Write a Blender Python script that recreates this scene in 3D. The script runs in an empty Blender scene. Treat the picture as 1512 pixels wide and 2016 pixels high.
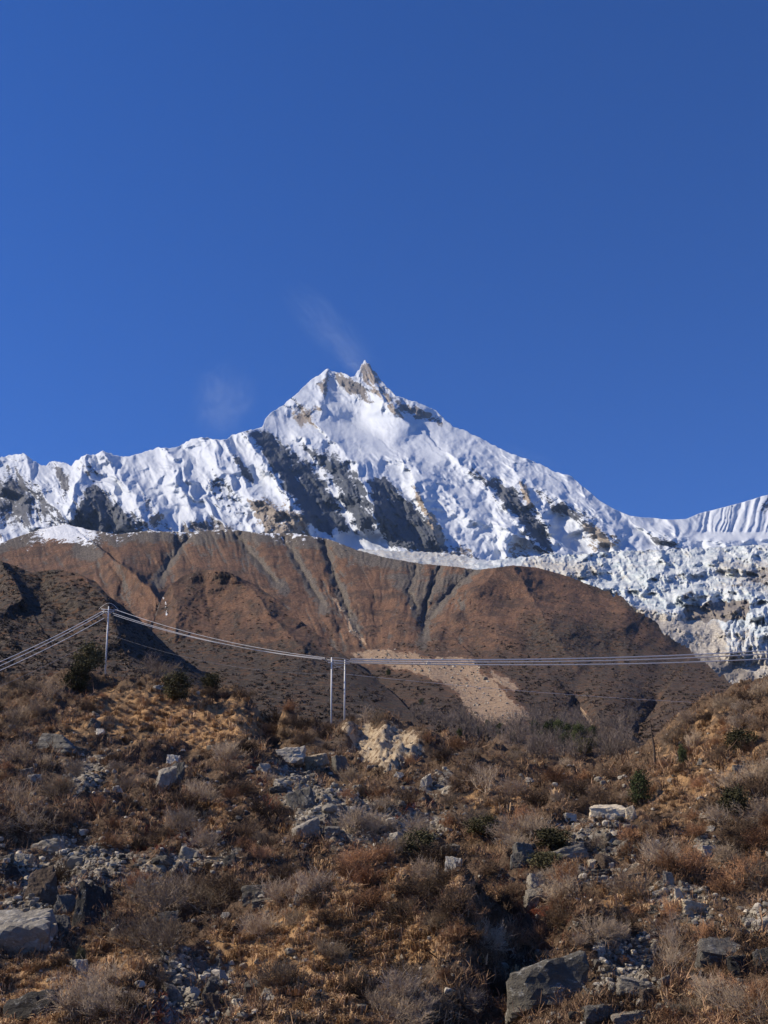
import bpy, math, random
import numpy as np
from mathutils import Vector, Matrix, Euler

R = math.radians
C = bpy.context.scene.collection
rng = np.random.RandomState(7)
random.seed(7)

# ------------------------------------------------------------------ camera, sky, sun, exposure
F = 2264.0            # focal length in photograph pixels (1512 x 2016)
PITCH = R(20.0)
EYE = 1.6
cam = bpy.data.cameras.new('camera')
camo = bpy.data.objects.new('camera', cam)
C.objects.link(camo)
camo.location = (0, 0, EYE)
camo.rotation_euler = (R(90) + PITCH, 0, 0)
cam.sensor_fit = 'VERTICAL'
cam.sensor_height = 36.0
cam.lens = 36.0 * F / 2016.0
cam.clip_start = 0.1
cam.clip_end = 60000.0
bpy.context.scene.camera = camo

SUN_EL = R(38.0)
SUN_AZ = R(-88.0)      # clockwise from the view direction: to the left, a little behind the camera
world = bpy.data.worlds.new('World')
bpy.context.scene.world = world
world.use_nodes = True
wt = world.node_tree
wt.nodes.clear()
sky = wt.nodes.new('ShaderNodeTexSky')
sky.sky_type = 'NISHITA'
sky.sun_disc = False
sky.sun_elevation = SUN_EL
sky.sun_rotation = SUN_AZ
sky.altitude = 3500
sky.air_density = 1.0
sky.dust_density = 0.0
sky.ozone_density = 3.0
gam = wt.nodes.new('ShaderNodeHueSaturation')
gam.inputs['Saturation'].default_value = 1.25
gam.inputs['Value'].default_value = 1.0
bgn = wt.nodes.new('ShaderNodeBackground')
bgn.inputs['Strength'].default_value = 0.078
wout = wt.nodes.new('ShaderNodeOutputWorld')
wt.links.new(sky.outputs[0], gam.inputs['Color'])
tnt = wt.nodes.new('ShaderNodeMix'); tnt.data_type = 'RGBA'; tnt.blend_type = 'MULTIPLY'
tnt.inputs[0].default_value = 1.0
tnt.inputs[7].default_value = (0.78, 1.02, 1.55, 1)
wt.links.new(gam.outputs[0], tnt.inputs[6])
wt.links.new(tnt.outputs[2], bgn.inputs['Color'])
wt.links.new(bgn.outputs[0], wout.inputs['Surface'])

sd = bpy.data.lights.new('sun', 'SUN')
sd.energy = 5.0
sd.angle = R(0.5)
sd.color = (1.0, 0.88, 0.70)
so = bpy.data.objects.new('sun', sd)
C.objects.link(so)
SUNV = Vector((math.sin(SUN_AZ) * math.cos(SUN_EL), math.cos(SUN_AZ) * math.cos(SUN_EL), math.sin(SUN_EL)))
so.rotation_euler = SUNV.to_track_quat('Z', 'Y').to_euler()

vs = bpy.context.scene.view_settings
vs.view_transform = 'Standard'
vs.look = 'None'
vs.gamma = 1.0
vs.exposure = 0.40
bpy.context.scene.cycles.max_bounces = 5
bpy.context.scene.cycles.diffuse_bounces = 2
bpy.context.scene.cycles.glossy_bounces = 1
bpy.context.scene.cycles.volume_bounces = 0

# ------------------------------------------------------------------ maths helpers
cp, sp = math.cos(PITCH), math.sin(PITCH)


def ray(px, py):
    dx = (np.asarray(px, float) - 756.0) / F
    dy = (1008.0 - np.asarray(py, float)) / F
    return dx, cp - sp * dy, sp + cp * dy


def at(px, py, Y):
    """world point seen at photograph pixel (px, py) at ground range Y"""
    dx, ry, rz = ray(px, py)
    t = Y / ry
    return np.stack(np.broadcast_arrays(dx * t, Y + 0 * t, EYE + rz * t), -1)


def proj(P):
    P = np.asarray(P, float)
    d = P[..., 1] * cp + (P[..., 2] - EYE) * sp
    v = -P[..., 1] * sp + (P[..., 2] - EYE) * cp
    return 756 + F * P[..., 0] / d, 1008 - F * v / d


_perm = np.random.RandomState(3).permutation(256)
_perm = np.concatenate([_perm, _perm, _perm])
_g2 = np.stack([np.cos(np.arange(16) * math.pi / 8), np.sin(np.arange(16) * math.pi / 8)], -1)


def perlin(x, y):
    x, y = np.broadcast_arrays(np.asarray(x, float), np.asarray(y, float))
    xi = np.floor(x).astype(int); yi = np.floor(y).astype(int)
    xf = x - xi; yf = y - yi
    xi &= 255; yi &= 255
    u = xf * xf * xf * (xf * (xf * 6 - 15) + 10); v = yf * yf * yf * (yf * (yf * 6 - 15) + 10)

    def g(a, b, fx, fy):
        h = _perm[_perm[a] + b] & 15
        return _g2[h, 0] * fx + _g2[h, 1] * fy
    n00 = g(xi, yi, xf, yf); n10 = g(xi + 1, yi, xf - 1, yf)
    n01 = g(xi, yi + 1, xf, yf - 1); n11 = g(xi + 1, yi + 1, xf - 1, yf - 1)
    a = n00 + u * (n10 - n00); b = n01 + u * (n11 - n01)
    return (a + v * (b - a)) * 1.4


def fbm(x, y, octv=5, gain=0.5, off=0.0):
    s = 0; a = 1.0; t = 0
    for i in range(octv):
        s = s + a * perlin(x * 2 ** i + off + i * 17.3, y * 2 ** i - off + i * 9.1)
        t += a; a *= gain
    return s / t * 1.5


def ridged(x, y, octv=5, gain=0.5, off=0.0):
    s = 0; a = 1.0; t = 0
    for i in range(octv):
        s = s + a * (1 - 2 * np.abs(perlin(x * 2 ** i + off + i * 13.7, y * 2 ** i + off + i * 5.3)))
        t += a; a *= gain
    return s / t


def multif(x, y, octv=6, gain=0.5, off=0.0, sharp=2.0):
    """ridged multifractal: crisp crests, smooth hollows"""
    s = 0; a = 1.0; w = 1.0; t = 0
    for i in range(octv):
        n = (1 - np.abs(perlin(x * 2.03 ** i + off + i * 13.7, y * 2.03 ** i + off * 1.7 + i * 5.3))) ** sharp
        n = n * w
        w = np.clip(n * 1.8, 0, 1)
        s = s + a * n; t += a; a *= gain
    return s / t


def flow(px, py, slope, off=0.0, wob=9):
    """coordinates across and along a fall line that runs 'slope' pixels to the right per pixel down"""
    ln = math.sqrt(1 + slope * slope)
    w1 = fbm(px / 60, py / 60, 3, off=off + 5) * wob
    return (px - slope * (py - 850)) / ln + w1, (slope * px + (py - 850)) / ln


def spur(px, py, pts, wl, wr, tail=0.75):
    d, s, tt = line_sd(px, py, pts)
    q = sstep(-5, 5, d * s)
    return np.exp(-d / (wl + (wr - wl) * q)) * (1 - sstep(tail, 1.0, tt) * 0.85)


def sstep(a, b, x):
    t = np.clip((x - a) / (b - a), 0, 1)
    return t * t * (3 - 2 * t)


def poly_sd(px, py, pts):
    """signed distance to a polygon, positive inside"""
    pts = np.asarray(pts, float)
    d = np.full(np.shape(px), 1e9); ins = np.zeros(np.shape(px), bool)
    for i in range(len(pts)):
        a = pts[i]; b = pts[(i + 1) % len(pts)]
        e = b - a
        wx = px - a[0]; wy = py - a[1]
        t = np.clip((wx * e[0] + wy * e[1]) / (e @ e + 1e-9), 0, 1)
        d = np.minimum(d, np.hypot(wx - e[0] * t, wy - e[1] * t))
        c = ((a[1] > py) != (b[1] > py)) & (px < (b[0] - a[0]) * (py - a[1]) / (b[1] - a[1] + 1e-12) + a[0])
        ins ^= c
    return np.where(ins, d, -d)


def line_sd(px, py, pts):
    """distance to a polyline and its signed side (positive to the right when going down)"""
    pts = np.asarray(pts, float)
    d = np.full(np.shape(px), 1e9); s = np.zeros(np.shape(px)); tt = np.zeros(np.shape(px))
    n = len(pts) - 1
    for i in range(n):
        a = pts[i]; e = pts[i + 1] - a
        wx = px - a[0]; wy = py - a[1]
        t = np.clip((wx * e[0] + wy * e[1]) / (e @ e), 0, 1)
        di = np.hypot(wx - e[0] * t, wy - e[1] * t)
        m = di < d
        d = np.where(m, di, d)
        cr = -(e[0] * wy - e[1] * wx)
        s = np.where(m, np.sign(cr), s)
        tt = np.where(m, (i + t) / n, tt)
    return d, s, tt


def interp(pts):
    pts = np.asarray(pts, float)
    return lambda x: np.interp(x, pts[:, 0], pts[:, 1])


# ------------------------------------------------------------------ mesh helpers
def mesh_np(name, V, Fc, mat=None, attrs=None, smooth=True):
    V = np.ascontiguousarray(V, np.float32).reshape(-1, 3)
    Fc = np.ascontiguousarray(Fc, np.int32)
    k = Fc.shape[1]
    me = bpy.data.meshes.new(name)
    me.vertices.add(len(V)); me.vertices.foreach_set('co', V.ravel())
    me.loops.add(Fc.size); me.loops.foreach_set('vertex_index', Fc.ravel())
    me.polygons.add(len(Fc)); me.polygons.foreach_set('loop_start', np.arange(0, Fc.size, k, dtype=np.int32))
    me.update(calc_edges=True)
    me.polygons.foreach_set('use_smooth', np.full(len(Fc), smooth, bool))
    for key, val in (attrs or {}).items():
        at_ = me.attributes.new(key, 'FLOAT', 'POINT')
        at_.data.foreach_set('value', np.ascontiguousarray(val, np.float32).ravel())
    if mat: me.materials.append(mat)
    return me


def link(name, me, parent=None):
    o = bpy.data.objects.new(name, me)
    C.objects.link(o)
    if parent: o.parent = parent
    return o


def grid_faces(ny, nx):
    i = np.arange(ny * nx).reshape(ny, nx)
    return np.stack([i[:-1, :-1], i[:-1, 1:], i[1:, 1:], i[1:, :-1]], -1).reshape(-1, 4)


def tag(o, label=None, cat=None, group=None, kind=None):
    if label: o['label'] = label
    if cat: o['category'] = cat
    if group: o['group'] = group
    if kind: o['kind'] = kind
    return o


# ------------------------------------------------------------------ node material helper
class Mat:
    def __init__(s, name):
        s.m = bpy.data.materials.new(name); s.m.use_nodes = True
        s.t = s.m.node_tree; s.t.nodes.clear()
        s.out = s.t.nodes.new('ShaderNodeOutputMaterial')
        s.geo = None

    def n(s, ty, **kw):
        nd = s.t.nodes.new('ShaderNode' + ty)
        for k, v in kw.items(): setattr(nd, k, v)
        return nd

    def l(s, a, b): s.t.links.new(a, b)

    def set(s, sock, v):
        if isinstance(v, bpy.types.NodeSocket): s.l(v, sock)
        elif isinstance(v, (tuple, list)) and len(v) == 3 and sock.type == 'RGBA': sock.default_value = (*v, 1)
        else: sock.default_value = v

    def pos(s):
        return s.n('TexCoord').outputs['Object']

    def scaled(s, sc, co=None):
        m = s.n('Mapping'); m.inputs['Scale'].default_value = sc
        s.l(co or s.pos(), m.inputs['Vector']); return m.outputs[0]

    def noise(s, scale, detail=4, rough=0.55, co=None, dist=0.0):
        nd = s.n('TexNoise'); nd.inputs['Scale'].default_value = scale
        nd.inputs['Detail'].default_value = detail; nd.inputs['Roughness'].default_value = rough
        nd.inputs['Distortion'].default_value = dist
        s.l(co or s.pos(), nd.inputs['Vector']); return nd.outputs['Fac']

    def voro(s, scale, co=None, feature='F1', out='Distance'):
        nd = s.n('TexVoronoi', feature=feature); nd.inputs['Scale'].default_value = scale
        s.l(co or s.pos(), nd.inputs['Vector']); return nd.outputs[out]

    def attr(s, name):
        nd = s.n('Attribute'); nd.attribute_name = name; return nd.outputs['Fac']

    def rand(s): return s.n('ObjectInfo').outputs['Random']

    def math(s, op, a, b=0.0, clamp=False):
        nd = s.n('Math', operation=op, use_clamp=clamp)
        s.set(nd.inputs[0], a); s.set(nd.inputs[1], b); return nd.outputs[0]

    def step(s, x, lo, hi):
        nd = s.n('MapRange', interpolation_type='SMOOTHSTEP')
        s.set(nd.inputs['Value'], x); nd.inputs['From Min'].default_value = lo; nd.inputs['From Max'].default_value = hi
        return nd.outputs[0]

    def mix(s, f, a, b, blend='MIX'):
        nd = s.n('Mix', data_type='RGBA', blend_type=blend)
        s.set(nd.inputs['Factor'], f); s.set(nd.inputs[6], a); s.set(nd.inputs[7], b); return nd.outputs[2]

    def ramp(s, f, stops):
        nd = s.n('ValToRGB'); cr = nd.color_ramp
        while len(cr.elements) < len(stops): cr.elements.new(0.5)
        for e, (p, c) in zip(cr.elements, stops): e.position = p; e.color = (*c, 1)
        s.set(nd.inputs[0], f); return nd.outputs[0]

    def bump(s, h, strength, dist, normal=None):
        nd = s.n('Bump'); s.set(nd.inputs['Strength'], strength); nd.inputs['Distance'].default_value = dist
        s.l(h, nd.inputs['Height'])
        if normal: s.l(normal, nd.inputs['Normal'])
        return nd.outputs[0]

    def done(s, col, rough=0.9, normal=None, spec=0.2, trans=None):
        b = s.n('BsdfPrincipled')
        s.set(b.inputs['Base Color'], col); s.set(b.inputs['Roughness'], rough)
        b.inputs['Specular IOR Level'].default_value = spec
        if normal: s.l(normal, b.inputs['Normal'])
        s.l(b.outputs[0], s.out.inputs['Surface']); return s.m


def mat_mountain():
    m = Mat('snow_and_rock')
    n1 = m.noise(0.012, 8, 0.65); n2 = m.noise(0.03, 8, 0.75, co=m.scaled((1, 1, 2.0)))
    r = m.math('ADD', m.attr('rock'), m.math('MULTIPLY', m.math('SUBTRACT', n2, 0.5), 1.2))
    rk = m.step(r, 0.40, 0.54)
    dark = m.mix(n2, (0.034, 0.042, 0.058), (0.115, 0.13, 0.16))
    tan = m.mix(n2, (0.20, 0.155, 0.115), (0.48, 0.41, 0.33))
    rock = m.mix(m.attr('tan'), dark, tan)
    snow = m.mix(n1, (0.50, 0.545, 0.61), (0.62, 0.66, 0.71))
    col = m.mix(rk, snow, rock)
    bm = m.bump(m.noise(0.03, 8, 0.7), m.math('ADD', m.math('MULTIPLY', rk, 0.65), 0.30), 18.0)
    return m.done(col, 0.75, bm, 0.15)


def mat_glacier():
    m = Mat('glacier_ice')
    n1 = m.noise(0.02, 8, 0.7); n2 = m.noise(0.09, 6, 0.75)
    ice = m.mix(m.step(n1, 0.35, 0.65), (0.37, 0.435, 0.47), (0.62, 0.645, 0.65))
    deb = m.mix(m.step(n2, 0.3, 0.7), (0.17, 0.15, 0.125), (0.56, 0.52, 0.45))
    d = m.step(m.math('ADD', m.attr('rock'), m.math('MULTIPLY', m.math('SUBTRACT', n2, 0.5), 1.5)), 0.35, 0.62)
    col = m.mix(d, ice, deb)
    col = m.mix(m.step(m.math('ADD', m.attr('cliff'), m.math('MULTIPLY', m.math('SUBTRACT', n2, 0.5), 0.7)), 0.4, 0.6),
                col, m.mix(n1, (0.11, 0.10, 0.09), (0.30, 0.26, 0.22)))
    bm = m.bump(m.noise(0.08, 8, 0.75), 0.6, 6.0)
    return m.done(col, 0.7, bm, 0.2)


def mat_hill():
    m = Mat('brown_hillside')
    n1 = m.noise(0.01, 8, 0.65); n2 = m.noise(0.06, 8, 0.7); n3 = m.noise(0.3, 5, 0.75)
    grass = m.mix(n1, (0.13, 0.069, 0.042), (0.235, 0.13, 0.082))
    n4 = m.noise(0.22, 5, 0.8)
    grass = m.mix(m.step(n3, 0.46, 0.66), grass, (0.30, 0.19, 0.12))
    scree = m.mix(m.step(n3, 0.3, 0.7), (0.075, 0.065, 0.056), (0.22, 0.19, 0.16))
    shrub = m.mix(m.step(n3, 0.35, 0.65), (0.032, 0.027, 0.023), (0.125, 0.102, 0.082))
    shrub = m.mix(m.step(m.noise(0.12, 4, 0.6), 0.5, 0.62), shrub, (0.13, 0.075, 0.045))
    jit = m.math('MULTIPLY', m.math('SUBTRACT', n2, 0.5), 0.9)
    sjit = m.math('MULTIPLY', m.math('SUBTRACT', m.noise(0.05, 8, 0.75, co=m.scaled((1, 0.5, 0.25))), 0.5), 1.9)
    grass = m.mix(m.step(m.noise(0.035, 8, 0.75, co=m.scaled((1, 0.6, 0.35))), 0.42, 0.62), grass, (0.10, 0.068, 0.052))
    col = m.mix(m.step(m.math('ADD', m.attr('scree'), sjit), 0.35, 0.65), grass, scree)
    col = m.mix(m.step(m.math('ADD', m.attr('shrub'), jit), 0.3, 0.7), col, shrub)
    slide = m.mix(m.step(n3, 0.3, 0.7), (0.25, 0.165, 0.105), (0.56, 0.41, 0.28))
    slide = m.mix(m.step(m.voro(0.45), 0.22, 0.1), slide, (0.5, 0.44, 0.37))
    col = m.mix(m.step(m.math('ADD', m.attr('slide'), m.math('MULTIPLY', sjit, 0.6)), 0.45, 0.6), col, slide)
    nst = m.noise(0.11, 7, 0.75, co=m.scaled((1, 0.5, 0.22)))
    col = m.mix(m.math('MULTIPLY', m.step(n4, 0.53, 0.60), 0.6), col, (0.045, 0.035, 0.028))
    col = m.mix(m.math('MULTIPLY', m.step(m.noise(0.17, 5, 0.8, co=m.scaled((1.3, 1.1, 0.9))), 0.60, 0.66), 0.5), col, (0.40, 0.34, 0.28))
    sj = m.math('MULTIPLY', m.math('SUBTRACT', nst, 0.5), 2.4)
    col = m.mix(m.step(m.math('ADD', m.attr('snow'), sj), 0.45, 0.6), col, (0.85, 0.88, 0.9))
    bm = m.bump(n3, 0.9, 2.2, m.bump(m.noise(0.05, 8, 0.75), 0.7, 8.0))
    return m.done(col, 0.95, bm, 0.1)


def mat_ground():
    m = Mat('stony_grass_ground')
    n0 = m.noise(0.12, 5, 0.6); n1 = m.noise(0.7, 6, 0.65); n2 = m.noise(4.0, 6, 0.7); n3 = m.noise(14.0, 4, 0.7)
    heath = m.mix(n1, (0.045, 0.031, 0.021), (0.155, 0.105, 0.068))
    heath = m.mix(m.step(n2, 0.5, 0.68), heath, (0.22, 0.145, 0.09))
    grass = m.mix(n2, (0.20, 0.11, 0.05), (0.50, 0.32, 0.165))
    stones = m.ramp(m.voro(3.2, out='Color'), [(0.0, (0.06, 0.055, 0.046)), (0.5, (0.22, 0.198, 0.16)), (1.0, (0.48, 0.43, 0.35))])
    stones = m.mix(m.step(n3, 0.45, 0.7), stones, (0.20, 0.15, 0.11))
    sand = m.mix(n2, (0.26, 0.195, 0.125), (0.60, 0.49, 0.34))
    sand = m.mix(m.step(m.noise(1.6, 6, 0.75, co=m.scaled((1.3, 1.0, 0.5))), 0.48, 0.6), sand, (0.19, 0.13, 0.08))
    red = m.mix(n2, (0.07, 0.022, 0.014), (0.17, 0.055, 0.03))
    jit = m.math('MULTIPLY', m.math('SUBTRACT', m.math('ADD', m.math('MULTIPLY', n1, 0.6), m.math('MULTIPLY', n0, 0.4)), 0.5), 3.2)
    col = m.mix(m.step(m.math('ADD', m.attr('grass'), jit), 0.35, 0.65), heath, grass)
    col = m.mix(m.step(m.math('ADD', m.attr('red'), jit), 0.45, 0.6), col, red)
    col = m.mix(m.step(m.math('ADD', m.attr('scree'), jit), 0.4, 0.62), col, stones)
    col = m.mix(m.step(m.math('ADD', m.attr('dirt_shade'), jit), 0.4, 0.6), col, m.mix(n2, (0.06, 0.045, 0.033), (0.17, 0.125, 0.09)))
    col = m.mix(m.step(m.math('ADD', m.attr('sand'), jit), 0.42, 0.66), col, sand)
    bm = m.bump(n3, 0.6, 0.08, m.bump(n2, 0.7, 0.22))
    return m.done(col, 0.95, bm, 0.1)


M_mount, M_ice, M_hill, M_ground = mat_mountain(), mat_glacier(), mat_hill(), mat_ground()


# ------------------------------------------------------------------ perspective-spaced terrain sheets
def sheet(name, px0, px1, dpx, top, bot, nrow, depth, mat, attrs, skirt=14, skirt_drop=0.5, skirt_len=0.25):
    """terrain sheet between a crest and a foot; depth(px, py) gives ground range; a back slope closes it behind the crest"""
    pxs = np.arange(px0, px1 + dpx, dpx)
    t = np.linspace(0, 1, nrow)[:, None]
    PX = np.broadcast_to(pxs[None, :], (nrow, len(pxs)))
    PY = bot(pxs)[None, :] * (1 - t) + top(pxs)[None, :] * t
    Y = depth(PX, PY)
    P = at(PX, PY, Y)
    du = np.gradient(P, axis=1); dv = np.gradient(P, axis=0)
    NN = np.cross(du, dv); NN /= np.linalg.norm(NN, axis=-1, keepdims=True) + 1e-9
    A = attrs(PX, PY, NN)
    crest = P[-1]
    rows = []
    for k in range(1, skirt + 1):
        q = k / skirt
        r = crest.copy()
        f = 1 + skirt_len * q
        r[:, 0] *= f; r[:, 1] *= f
        r[:, 2] -= skirt_drop * crest[:, 1] * skirt_len * (q ** 1.3)
        rows.append(r)
    P = np.concatenate([P, np.stack(rows)], 0)
    A = {k: np.concatenate([v, np.repeat(v[-1:], skirt, 0)], 0) for k, v in A.items()}
    me = mesh_np(name, P, grid_faces(P.shape[0], P.shape[1]), mat, A)
    o = link(name, me)
    o['kind'] = 'structure'
    return o


# ------------------------------------------------------------------ the snow mountain
sky_line = interp([(-320, 930), (-150, 900), (0, 905), (15, 900), (30, 896), (48, 895), (60, 905), (75, 915), (90, 918), (105, 910),
    (120, 912), (140, 917), (160, 903), (170, 897), (185, 898), (200, 892), (215, 893), (235, 900), (255, 898), (290, 887), (310, 881),
    (345, 882), (375, 865), (395, 860), (420, 865), (445, 866), (455, 857), (480, 850), (500, 844), (517, 842), (522, 826), (530, 815),
    (560, 795), (590, 770), (615, 745), (632, 735), (645, 725), (655, 730), (672, 733), (690, 741), (698, 739), (704, 729), (708, 727), (711, 718), (714, 717), (718, 706), (722, 714), (728, 716), (733, 727), (741, 732), (748, 746), (762, 762), (780, 778), (800, 785), (830, 795), (860, 810), (890, 838), (920, 850), (960, 870),
    (1000, 890), (1040, 905), (1060, 912), (1090, 928), (1125, 938), (1150, 960), (1180, 985), (1210, 1003), (1240, 1015), (1280, 1020),
    (1320, 1023), (1350, 1022), (1380, 1010), (1420, 1000), (1460, 990), (1500, 977), (1560, 965), (1700, 975), (1830, 990)])
base_m = interp([(690, 9100), (710, 8900), (850, 7700), (950, 6700), (1050, 5800), (1130, 5200), (1200, 4800)])


def m_top(px):
    j = 3.0 * fbm(px / 9.0, px * 0 + 3.3, 4) * sstep(1200, 1100, px) + 1.5 * fbm(px / 25.0, px * 0 + 8.3, 3)
    j = j - 5 * np.clip(ridged(px / 15, px * 0 + 1.3, 3, 0.6), 0, 1) * sstep(260, 190, px)
    return sky_line(px) + j * 0.8


front_crest = [(440, 866), (480, 852), (520, 846), (560, 853), (610, 858), (650, 862), (700, 866), (735, 876), (760, 890)]


def streak(px, py, slope, wl, along, off, octv=5):
    """ridged noise drawn out along a fall line: 'slope' pixels to the right per pixel down"""
    ln = math.sqrt(1 + slope * slope)
    c = (px - slope * (py - 850)) / ln
    a = (slope * px + (py - 850)) / ln
    wob = fbm(px / 60, py / 60, 3, off=off + 5) * 9
    return ridged((c + wob) / wl, a / along, octv, 0.55, off)


M_RIDGES = [  # (polyline, metres out, left width, right width)
    ([(718, 707), (735, 745), (760, 790), (800, 830), (830, 860)], 170, 60, 18),
    ([(645, 725), (632, 770), (628, 830), (600, 856)], 120, 55, 26),
    ([(718, 707), (705, 760), (700, 800)], 60, 30, 18),
    ([(48, 895), (60, 940), (110, 1000), (140, 1045)], 120, 40, 26),
    ([(170, 897), (152, 950), (132, 1045)], 260, 22, 80),
    ([(205, 892), (245, 950), (275, 1000), (295, 1050)], 150, 26, 22),
    ([(320, 881), (345, 940), (372, 990), (400, 1050)], 150, 40, 30),
    ([(395, 860), (425, 910), (450, 960)], 120, 50, 28),
    ([(440, 862), (462, 905), (480, 950), (505, 985), (560, 1010), (610, 1050)], 230, 50, 26),
    ([(480, 850), (512, 895), (545, 950), (590, 1010), (640, 1060)], 380, 40, 42),
    ([(590, 860), (640, 900), (680, 945), (705, 1000), (720, 1060)], 150, 24, 30),
    ([(650, 864), (700, 915), (728, 985), (750, 1065)], 300, 30, 60),
    ([(815, 955), (838, 1000), (850, 1040), (870, 1080)], 170, 14, 26),
    ([(780, 895), (850, 945), (910, 1000), (960, 1060)], 140, 40, 30),
    ([(880, 890), (945, 945), (1000, 1005), (1065, 1090)], 260, 50, 34),
    ([(1010, 925), (1040, 975), (1070, 1030), (1110, 1085)], 120, 20, 26),
    ([(1040, 945), (1110, 990), (1180, 1050), (1230, 1085)], 130, 40, 26),
    ([(1130, 970), (1190, 1010), (1250, 1060)], 90, 45, 22),
]


def m_depth(px, py):
    Y = base_m(py) + 1.0 * np.clip(px - 420, 0, 760) + 0.3 * np.clip(px, 0, 420)
    fc = interp(front_crest)
    above = sstep(6, -34, py - fc(px)) * sstep(430, 500, px) * sstep(790, 690, px)
    Y = Y + 420 * above
    wx = 10 * fbm(px / 34, py / 34, 4, off=6.1); wy = 8 * fbm(px / 34, py / 34, 4, off=9.4)
    for pts, amp, wl, wr in M_RIDGES:
        Y = Y - 1.5 * amp * spur(px + wx, py + wy, pts, wl, wr)
    left = sstep(540, 420, px); right = sstep(800, 1000, px); mid = 1 - np.clip(left + right, 0, 1)
    rk = np.clip(rock_zone(px, py)[0], 0, 1)
    smooth = sstep(600, 680, px) * sstep(1000, 880, px) * sstep(905, 870, py) * sstep(800, 830, py)   # the snow basin under the top
    amp = (1 - 0.7 * smooth) * (1 - 0.85 * sstep(1335, 1390, px) * sstep(1066, 1046, py))
    # large forms: bulges and hollows a few hundred metres across
    bx = px + 26 * fbm(px / 90, py / 90, 3, off=71); by = py + 22 * fbm(px / 90, py / 90, 3, off=74)
    Y = Y - amp * 45 * multif((bx - 0.5 * by) / 115, (by + 0.3 * bx) / 95, 5, 0.42, 17, 1.6)
    for wgt, sl, o in ((left, 0.7, 1.0), (mid, 0.95, 7.0), (right, 1.75, 13.0)):
        fluted = 0.15 + 0.85 * sstep(-0.15, 0.45, fbm(px / 75, py / 60, 3, off=o + 23))
        cb, ab = flow(bx, by, sl, o + 90, 30)
        Y = Y - wgt * amp * (270 + 130 * left) * multif(cb / 105, ab / 420, 4, 0.38, o + 31, 1.7)
        c, a = flow(px, py, sl, o, 22)
        Y = Y - wgt * amp * fluted * 75 * multif(c / 47, a / 210, 5, 0.5, o)
        c2, a2 = flow(px, py, sl * 0.6, o + 40, 10)
        Y = Y - wgt * amp * (4 + 15 * fluted + 85 * rk) * multif(c2 / 19, a2 / 60, 5, 0.6, o + 50)
        Y = Y - wgt * amp * (3 + 13 * fluted) * ridged(c2 / 8.5, a2 / 85, 3, 0.6, o + 57)
        c3, a3 = flow(px, py, sl * 0.9, o + 60, 5)
        Y = Y - wgt * amp * (1 + 6 * fluted + 24 * rk) * ridged(c3 / 6.5, a3 / 15, 3, 0.7, o + 70)
    Y = Y + 25 * rk
    # strata ledges across the bare rock
    Y = Y + rk * 22 * np.abs(perlin((py + 0.5 * px + 8 * fbm(px / 30, py / 30, 3, off=5)) / 6, px / 40))
    # broken blue ice and seracs on the hanging glacier
    ser = sstep(560, 660, px) * sstep(1230, 1050, px) * sstep(855, 885, py) * sstep(1075, 990, py) * (1 - rk)
    ser = ser * sstep(-0.2, 0.3, fbm(px / 70, py / 40, 3, off=77))
    q = (py - 0.55 * (px - 800) + 14 * fbm(px / 34, py / 30, 4, off=9)) / 19
    st = q - np.floor(q)
    Y = Y + ser * 55 * (sstep(0, 0.7, st) - st) - ser * 30 * multif((px - 1.75 * py) / 2.02 / 13, (1.75 * px + py) / 2.02 / 34, 4, 0.6, 61)
    # flutes of the ice wall at the right
    fl = sstep(1345, 1400, px) * sstep(1058, 1038, py)
    f1 = (px + 0.25 * (py - 1000) + 6 * fbm(px / 26, py / 40, 3, off=4)) / 11
    Y = Y - fl * 52 * (1 - np.abs(perlin(f1, f1 * 0 + 0.4)) * 1.6) - fl * 12 * ridged(f1 * 2.1, py / 60, 3)
    return Y


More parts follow.
